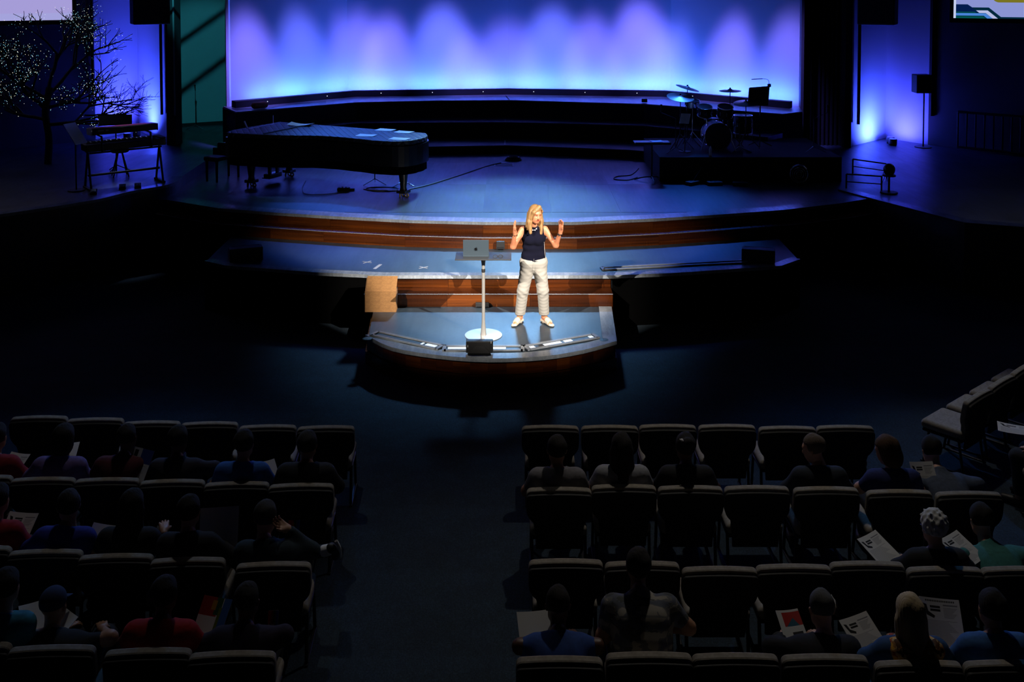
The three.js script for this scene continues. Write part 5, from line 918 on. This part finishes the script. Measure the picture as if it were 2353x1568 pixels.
listener({ drop: 0.04, x: -1.83, z: -7.50, lean: 0.10, side: -0.10, nod: 20, shirt: cloth([0.030, 0.055, 0.075]), sleeve: 'long', skin: SK.light, hair: 'short', hairC: [0.04, 0.04, 0.04], arms: { re: [0.24, 0.72, -0.38], rw: [0.06, 0.92, -0.34], palm: 0.3 }, label: 'person in dark teal resting head on hand, third row aisle seat', extra: (g) => {
  mesh('crossed_leg', blob([[0.10, 0.60, -0.56, 0.32, 0.60, -0.58, 0.062, 0.045]], 0.02, 0.018), M.shell, g);
  const s = mesh('sneaker', blob([[0.36, 0.64, -0.56, 0.375, 0.56, -0.64, 0.042, 0.040], [0.375, 0.56, -0.64, 0.37, 0.49, -0.70, 0.040, 0.032]], 0.02, 0.012), M.black, g);
  mesh('sole', tube([[0.40, 0.70, -0.56], [0.422, 0.64, -0.575], [0.418, 0.56, -0.64], [0.408, 0.47, -0.72]], 0.014, 12), M.white, s); mesh('sock', blob([[0.30, 0.61, -0.57, 0.34, 0.62, -0.57, 0.047, 0.045]], 0.01, 0.012), M.white, g);
} });
// left block, nearest row
listener({ x: -3.63, z: -6.56, lean: 0.06, side: 0.10, big: 1.05, shirt: cloth([0.045, 0.30, 0.46]), skin: SK.light, hairC: DK, label: 'person in a turquoise shirt at the bottom left edge' });
listener({ drop: 0.17, x: -3.06, z: -6.53, lean: 0.16, side: -0.13, shirt: cloth([0.014, 0.014, 0.018]), skin: SK.tan, hair: null, label: 'person in a navy cap and black shirt bent over papers', extra: (g, { hq }) => {
  const cap = mesh('cap', blob([{ e: [0, 0.165, -0.012, 0.084, 0.088, 0.104] }], 0.01, 0.010, 0.004, (d, x, y) => Math.max(d, 0.125 - y)), cloth([0.03, 0.055, 0.16]), g); cap.applyMatrix4(hq);
  mesh('cap_peak', rbox(0.13, 0.008, 0.09, 0.004, 0, 0.135, 0.13, R(12)), cloth([0.03, 0.055, 0.16]), cap); } });
listener({ drop: 0.04, x: -2.405, z: -6.50, lean: 0.10, big: 1.06, shirt: cloth([0.50, 0.010, 0.008]), skin: SK.dark, hair: 'short', hairC: DK, print: printM, label: 'person in a bright red shirt with pale letters up the back' });
listener({ drop: 0.08, x: -1.84, z: -6.47, lean: 0.14, shirt: cloth([0.03, 0.02, 0.05]), sleeve: 'long', skin: SK.dark, hair: 'buzz', hairC: [0.02, 0.02, 0.022], label: 'person in dark clothes at the aisle end of the nearest left row', arms: { re: [0.27, 0.74, -0.34] } });
// right block, second row
listener({ x: 0.40, z: -8.64, lean: 0.02, big: 1.04, shirt: cloth([0.26, 0.25, 0.27]), skin: SK.tan, hair: 'short', hairC: DK, label: 'person in a grey round-necked shirt at the aisle, right block' });
listener({ x: 0.98, z: -8.69, lean: 0.02, shirt: cloth([0.40, 0.41, 0.45]), skin: SK.tan, hair: 'long', hairC: DK, label: 'person in a pale grey top with long dark hair' });
listener({ x: 1.56, z: -8.67, lean: 0.06, shirt: cloth([0.014, 0.014, 0.018]), skin: SK.dark, hair: 'bun', hairC: DK, label: 'person in black with tied-up hair right of the pale grey top', extra: (g, { hq }) => { const c = mesh('hair_clip', [ball(0.016, 0.02, 0.205, -0.135), ball(0.012, 0.05, 0.215, -0.12), rod([0.0, 0.2, -0.15], [0.07, 0.22, -0.12], 0.006)], M.white, g); c.applyMatrix4(hq); } });
listener({ x: 2.74, z: -8.65, lean: 0.06, yaw: 55, nod: 18, shirt: cloth([0.020, 0.028, 0.045]), sleeve: 'long', skin: SK.light, hair: 'buzz', hairC: [0.12, 0.09, 0.07], label: 'person with close-cropped hair in profile, right block second row' });
listener({ x: 3.38, z: -8.60, lean: 0.06, yaw: 40, nod: 20, shirt: cloth([0.020, 0.030, 0.16]), skin: SK.light, hair: 'bob', hairC: [0.07, 0.035, 0.018], arms: { le: [-0.26, 0.70, -0.32], lw: [-0.30, 0.58, -0.46] }, label: 'person with brown bobbed hair in a blue top looking down' });
listener({ drop: 0.08, x: 3.95, z: -8.57, lean: 0.36, side: -0.03, nod: 30, shirt: cloth([0.10, 0.13, 0.20]), sleeve: 'long', skin: SK.light, hair: 'short', hairC: DK, label: 'person in a slate shirt leaning far forward over a handout' });
// right block, third row
listener({ drop: 0.05, x: 3.27, z: -7.44, lean: 0.02, nod: 14, shirt: cloth([0.014, 0.014, 0.018]), sleeve: 'long', skin: SK.light, hair: 'curly', hairC: [0.50, 0.50, 0.50], label: 'person with white curly hair in black, third row', extra: (g, { hq }) => { const q = mesh('glasses', [rod([0.082, 0.118, 0.0], [0.07, 0.118, 0.09], 0.003), rod([-0.082, 0.118, 0.0], [-0.07, 0.118, 0.09], 0.003)], M.chrome, g); q.applyMatrix4(hq); } });
listener({ drop: 0.12, x: 3.84, z: -7.44, lean: 0.34, nod: 26, shirt: cloth([0.05, 0.24, 0.22]), sleeve: 'long', skin: SK.light, hair: 'short', hairC: DK, label: 'person in a teal jacket hunched forward at the right edge' });
// right block, nearest row
listener({ drop: 0.12, x: 0.32, z: -6.42, lean: 0.20, nod: 22, shirt: cloth([0.025, 0.085, 0.36]), skin: SK.dark, hair: 'buzz', hairC: DK, label: 'person in a blue shirt hunched over a notebook at the aisle' });
listener({ drop: -0.10, x: 0.90, z: -6.46, lean: 0.32, big: 1.14, nod: 0, side: 0.0, shirt: mat([1.0, 1.0, 1.05], 0.9, { map: rep(camoT, 2.4) }), skin: SK.tan, hair: 'short', hairC: DK, arms: { re: [0.34, 0.72, -0.46] }, label: 'broad person in a grey camouflage T-shirt leaning forward' });
listener({ drop: 0.13, x: 2.05, z: -6.44, lean: 0.14, side: 0.08, nod: 24, shirt: cloth([0.014, 0.014, 0.02]), sleeve: 'long', skin: SK.light, hair: 'buzz', hairC: [0.09, 0.09, 0.09], label: 'person in black with thinning grey hair reading a flyer' });
listener({ drop: 0.05, x: 2.66, z: -6.38, lean: 0.02, nod: 6, shirt: cloth([0.03, 0.10, 0.26]), sleeve: 'long', skin: SK.light, hair: 'long', hairC: [0.46, 0.36, 0.22], label: 'person with long fair hair and a patterned gold scarf', extra: (g, { sh, nk }) => {
  const sc = mesh('scarf', boxUV(blob([[nk[0] - 0.10, nk[1] - 0.05, nk[2] + 0.05, nk[0] + 0.12, nk[1] - 0.05, nk[2] + 0.05, 0.075, 0.075], [nk[0] - 0.11, nk[1] - 0.05, nk[2] + 0.02, nk[0] - 0.07, nk[1] - 0.1, nk[2] - 0.12, 0.06, 0.05], [nk[0] + 0.11, nk[1] - 0.05, nk[2] + 0.02, nk[0] + 0.07, nk[1] - 0.1, nk[2] - 0.12, 0.06, 0.05], [nk[0] - 0.03, nk[1] - 0.09, nk[2] + 0.08, nk[0] + 0.02, nk[1] - 0.2, nk[2] + 0.10, 0.055, 0.03]], 0.03, 0.012, 0.004, (d, x, y, z) => d + 0.006 * Math.sin(x * 70 + y * 50) * Math.sin(z * 60 + y * 40)), 4), mat([0.9, 0.9, 0.9], 0.8, { map: scarfT }), g); void sc; } });
listener({ drop: 0.04, x: 3.24, z: -6.38, lean: 0.06, big: 1.05, shirt: cloth([0.050, 0.17, 0.46]), skin: SK.tan, hair: 'short', hairC: DK, label: 'person in a mid-blue shirt at the bottom right edge' });
chair(5.55, -9.55, R(41), 'beige padded chair with black back behind the angled row, right edge', 'chairs in the angled row');
listener({ x: 5.55, z: -9.55, turn: R(41), lean: 0.04, shirt: cloth([0.32, 0.30, 0.27]), skin: SK.light, hairC: DK, label: 'person in beige at the right edge behind the angled chairs' });

// ---------------------------------------------------------------- things in hands and laps
const pageT = (v) => canvasTex(256, 340, (c, w, h) => {
  c.fillStyle = '#e6e5e2'; c.fillRect(0, 0, w, h); c.fillStyle = '#101012';
  c.beginPath(); c.moveTo(18, 40); c.lineTo(44, 48); c.lineTo(52, 92); c.lineTo(92, 120); c.lineTo(84, 136); c.lineTo(40, 118); c.fill();   // bold angular mark
  for (let i = 0; i < 2; i++) c.fillRect(66, 52 + i * 22, 64, 16); c.fillStyle = '#555'; for (let i = 0; i < 6; i++) c.fillRect(72 + i * 9, 58, 4, 8);
  c.fillStyle = '#8d8d90'; c.fillRect(150, 40, 90, 10); for (let i = 0; i < 9; i++) c.fillRect(150, 62 + i * 8, 86 - (i * 37) % 30, 3);
  for (let i = 0; i < 20; i++) c.fillRect(22, 150 + i * 8.5, 205 - (i * 53) % 60, 2.4);
  if (v) { c.fillStyle = '#222'; for (let i = 0; i < 17; i++) c.fillRect(40 + i * 11, 14, 7, 12); }
});
M.page = mat([0.80, 0.80, 0.79], 0.8, { map: pageT(0), side: THREE.DoubleSide }); M.pageB = mat([0.80, 0.80, 0.79], 0.8, { map: pageT(1), side: THREE.DoubleSide });
M.pageBlue = mat([0.8, 0.8, 0.8], 0.8, { side: THREE.DoubleSide, map: canvasTex(256, 340, (c, w, h) => { c.fillStyle = '#dfe0e6'; c.fillRect(0, 0, w, h); c.fillStyle = '#24409a'; c.fillRect(110, 0, 146, 130); c.fillStyle = '#15171c'; c.fillRect(30, 20, 40, 60); c.fillStyle = '#9a9aa4'; for (let i = 0; i < 14; i++) c.fillRect(26, 150 + i * 12, 190 - (i * 41) % 50, 3); }) });
M.flyer = mat([0.9, 0.9, 0.9], 0.6, { side: THREE.DoubleSide, map: canvasTex(256, 256, (c, w, h) => { c.fillStyle = '#e8e8e4'; c.fillRect(0, 0, w, h); c.fillStyle = '#b02018'; c.fillRect(0, 0, 150, 120); c.fillStyle = '#205838'; c.fillRect(120, 0, 60, 110); c.fillStyle = '#c89020'; c.fillRect(90, 20, 40, 60); c.fillStyle = '#2c62a8'; c.fillRect(186, 0, 70, 200); c.fillStyle = '#6c7a20'; c.fillRect(160, 60, 26, 150); }) });
M.flyerRed = mat([0.9, 0.9, 0.9], 0.6, { side: THREE.DoubleSide, map: canvasTex(256, 256, (c, w, h) => { c.fillStyle = '#e0e2e2'; c.fillRect(0, 0, w, h); c.fillStyle = '#b81e16'; c.fillRect(60, 20, 196, 120); c.fillStyle = '#1d5f7a'; c.beginPath(); c.moveTo(80, 140); c.lineTo(170, 70); c.lineTo(220, 140); c.fill(); c.fillStyle = '#222'; c.fillRect(120, 190, 110, 26); }) });
const H2 = (label, x, y, z, w, d, o = {}) => sheet('handout', label, 'handout', x, y, z, w, d, { mat: M.page, rx: 30, curl: 0.012, ...o });
H2('printed sheet on the lap of the red-sleeved person, second row left edge', -4.62, 0.75, -9.22, 0.20, 0.27, { ry: -12 });
H2('pale sheet beyond the lilac sleeve, second row', -4.20, 0.79, -9.36, 0.21, 0.26, { ry: 8, mat: M.paper });
H2('rolled white leaf standing above the pale sheet, second row', -4.24, 0.86, -9.46, 0.13, 0.18, { ry: 10, rx: 72, curl: 0.04, mat: M.paper });
H2('large sheet with a blue corner held beside the maroon shirt', -3.40, 0.82, -9.06, 0.24, 0.32, { ry: -24, rx: 58, mat: M.pageBlue });
H2('narrow white sheet at the right arm of the bright blue shirt', -2.20, 0.75, -9.05, 0.15, 0.28, { ry: 32, rx: 40, mat: M.paper });
H2('printed sheet held by the red shirt in the third row', -4.05, 0.75, -8.13, 0.25, 0.28, { ry: -6, rx: 38 });
H2('thin sheet under the royal blue sleeve', -3.33, 0.74, -8.0, 0.20, 0.24, { ry: -14, rx: 44, mat: M.paper });
H2('small folded leaf in the lap of the black-clad third row person', -2.87, 0.73, -8.05, 0.10, 0.16, { ry: -30, rx: 50, mat: M.paper });
H2('large plain pale sheet held upright in the third row', -2.36, 0.82, -8.0, 0.30, 0.34, { ry: 8, rx: 62, curl: 0.025, mat: M.paper });
H2('white leaflet with a green edge in the third row aisle seat', -1.76, 0.78, -8.0, 0.09, 0.22, { ry: 4, rx: 62, mat: M.flyer });
H2('white open booklet left of the orange arm, nearest left row', -3.36, 0.71, -7.03, 0.24, 0.26, { ry: 34, rx: 34, mat: M.paper });
H2('folded white leaf on the lap of the capped person', -3.18, 0.69, -6.98, 0.17, 0.20, { ry: -38, rx: 34, mat: M.paper });
H2('colourful red and green flyer beside the bright red shirt', -2.12, 0.74, -7.0, 0.22, 0.26, { ry: -14, rx: 44, mat: M.flyer });
H2('green-edged leaflet at the knee of the aisle person, nearest left row', -1.68, 0.72, -6.95, 0.07, 0.18, { ry: 4, rx: 62, mat: M.flyer });
H2('open notebook with rolled cover held by the hunched blue shirt', 0.17, 0.72, -6.93, 0.26, 0.20, { ry: 10, rx: 40, curl: 0.02, mat: M.paper });
H2('small red and white flyer left of the thinning grey head', 1.97, 0.70, -6.98, 0.17, 0.20, { ry: 10, rx: 34, mat: M.flyerRed });
H2('printed handout left of the fair-haired person', 2.44, 0.70, -6.86, 0.26, 0.27, { ry: 26, rx: 34 });
H2('printed handout with a row of stamps held by the mid-blue shirt', 3.0, 0.76, -6.90, 0.27, 0.32, { ry: -10, rx: 46, mat: M.pageB });
H2('printed handout lying left of the white curly head', 2.92, 0.72, -7.90, 0.25, 0.27, { ry: 36, rx: 26 });
H2('printed handout left of the teal jacket', 3.56, 0.74, -7.86, 0.26, 0.27, { ry: 36, rx: 26 });
H2('printed handout under the slate shirt of the leaning person', 3.74, 0.74, -9.02, 0.22, 0.28, { ry: 4, rx: 52 });
H2('long printed sheet beyond the angled chairs at the right edge', 5.13, 0.68, -10.15, 0.34, 0.16, { ry: -22, rx: 10 });
renderer.render(scene, camera);
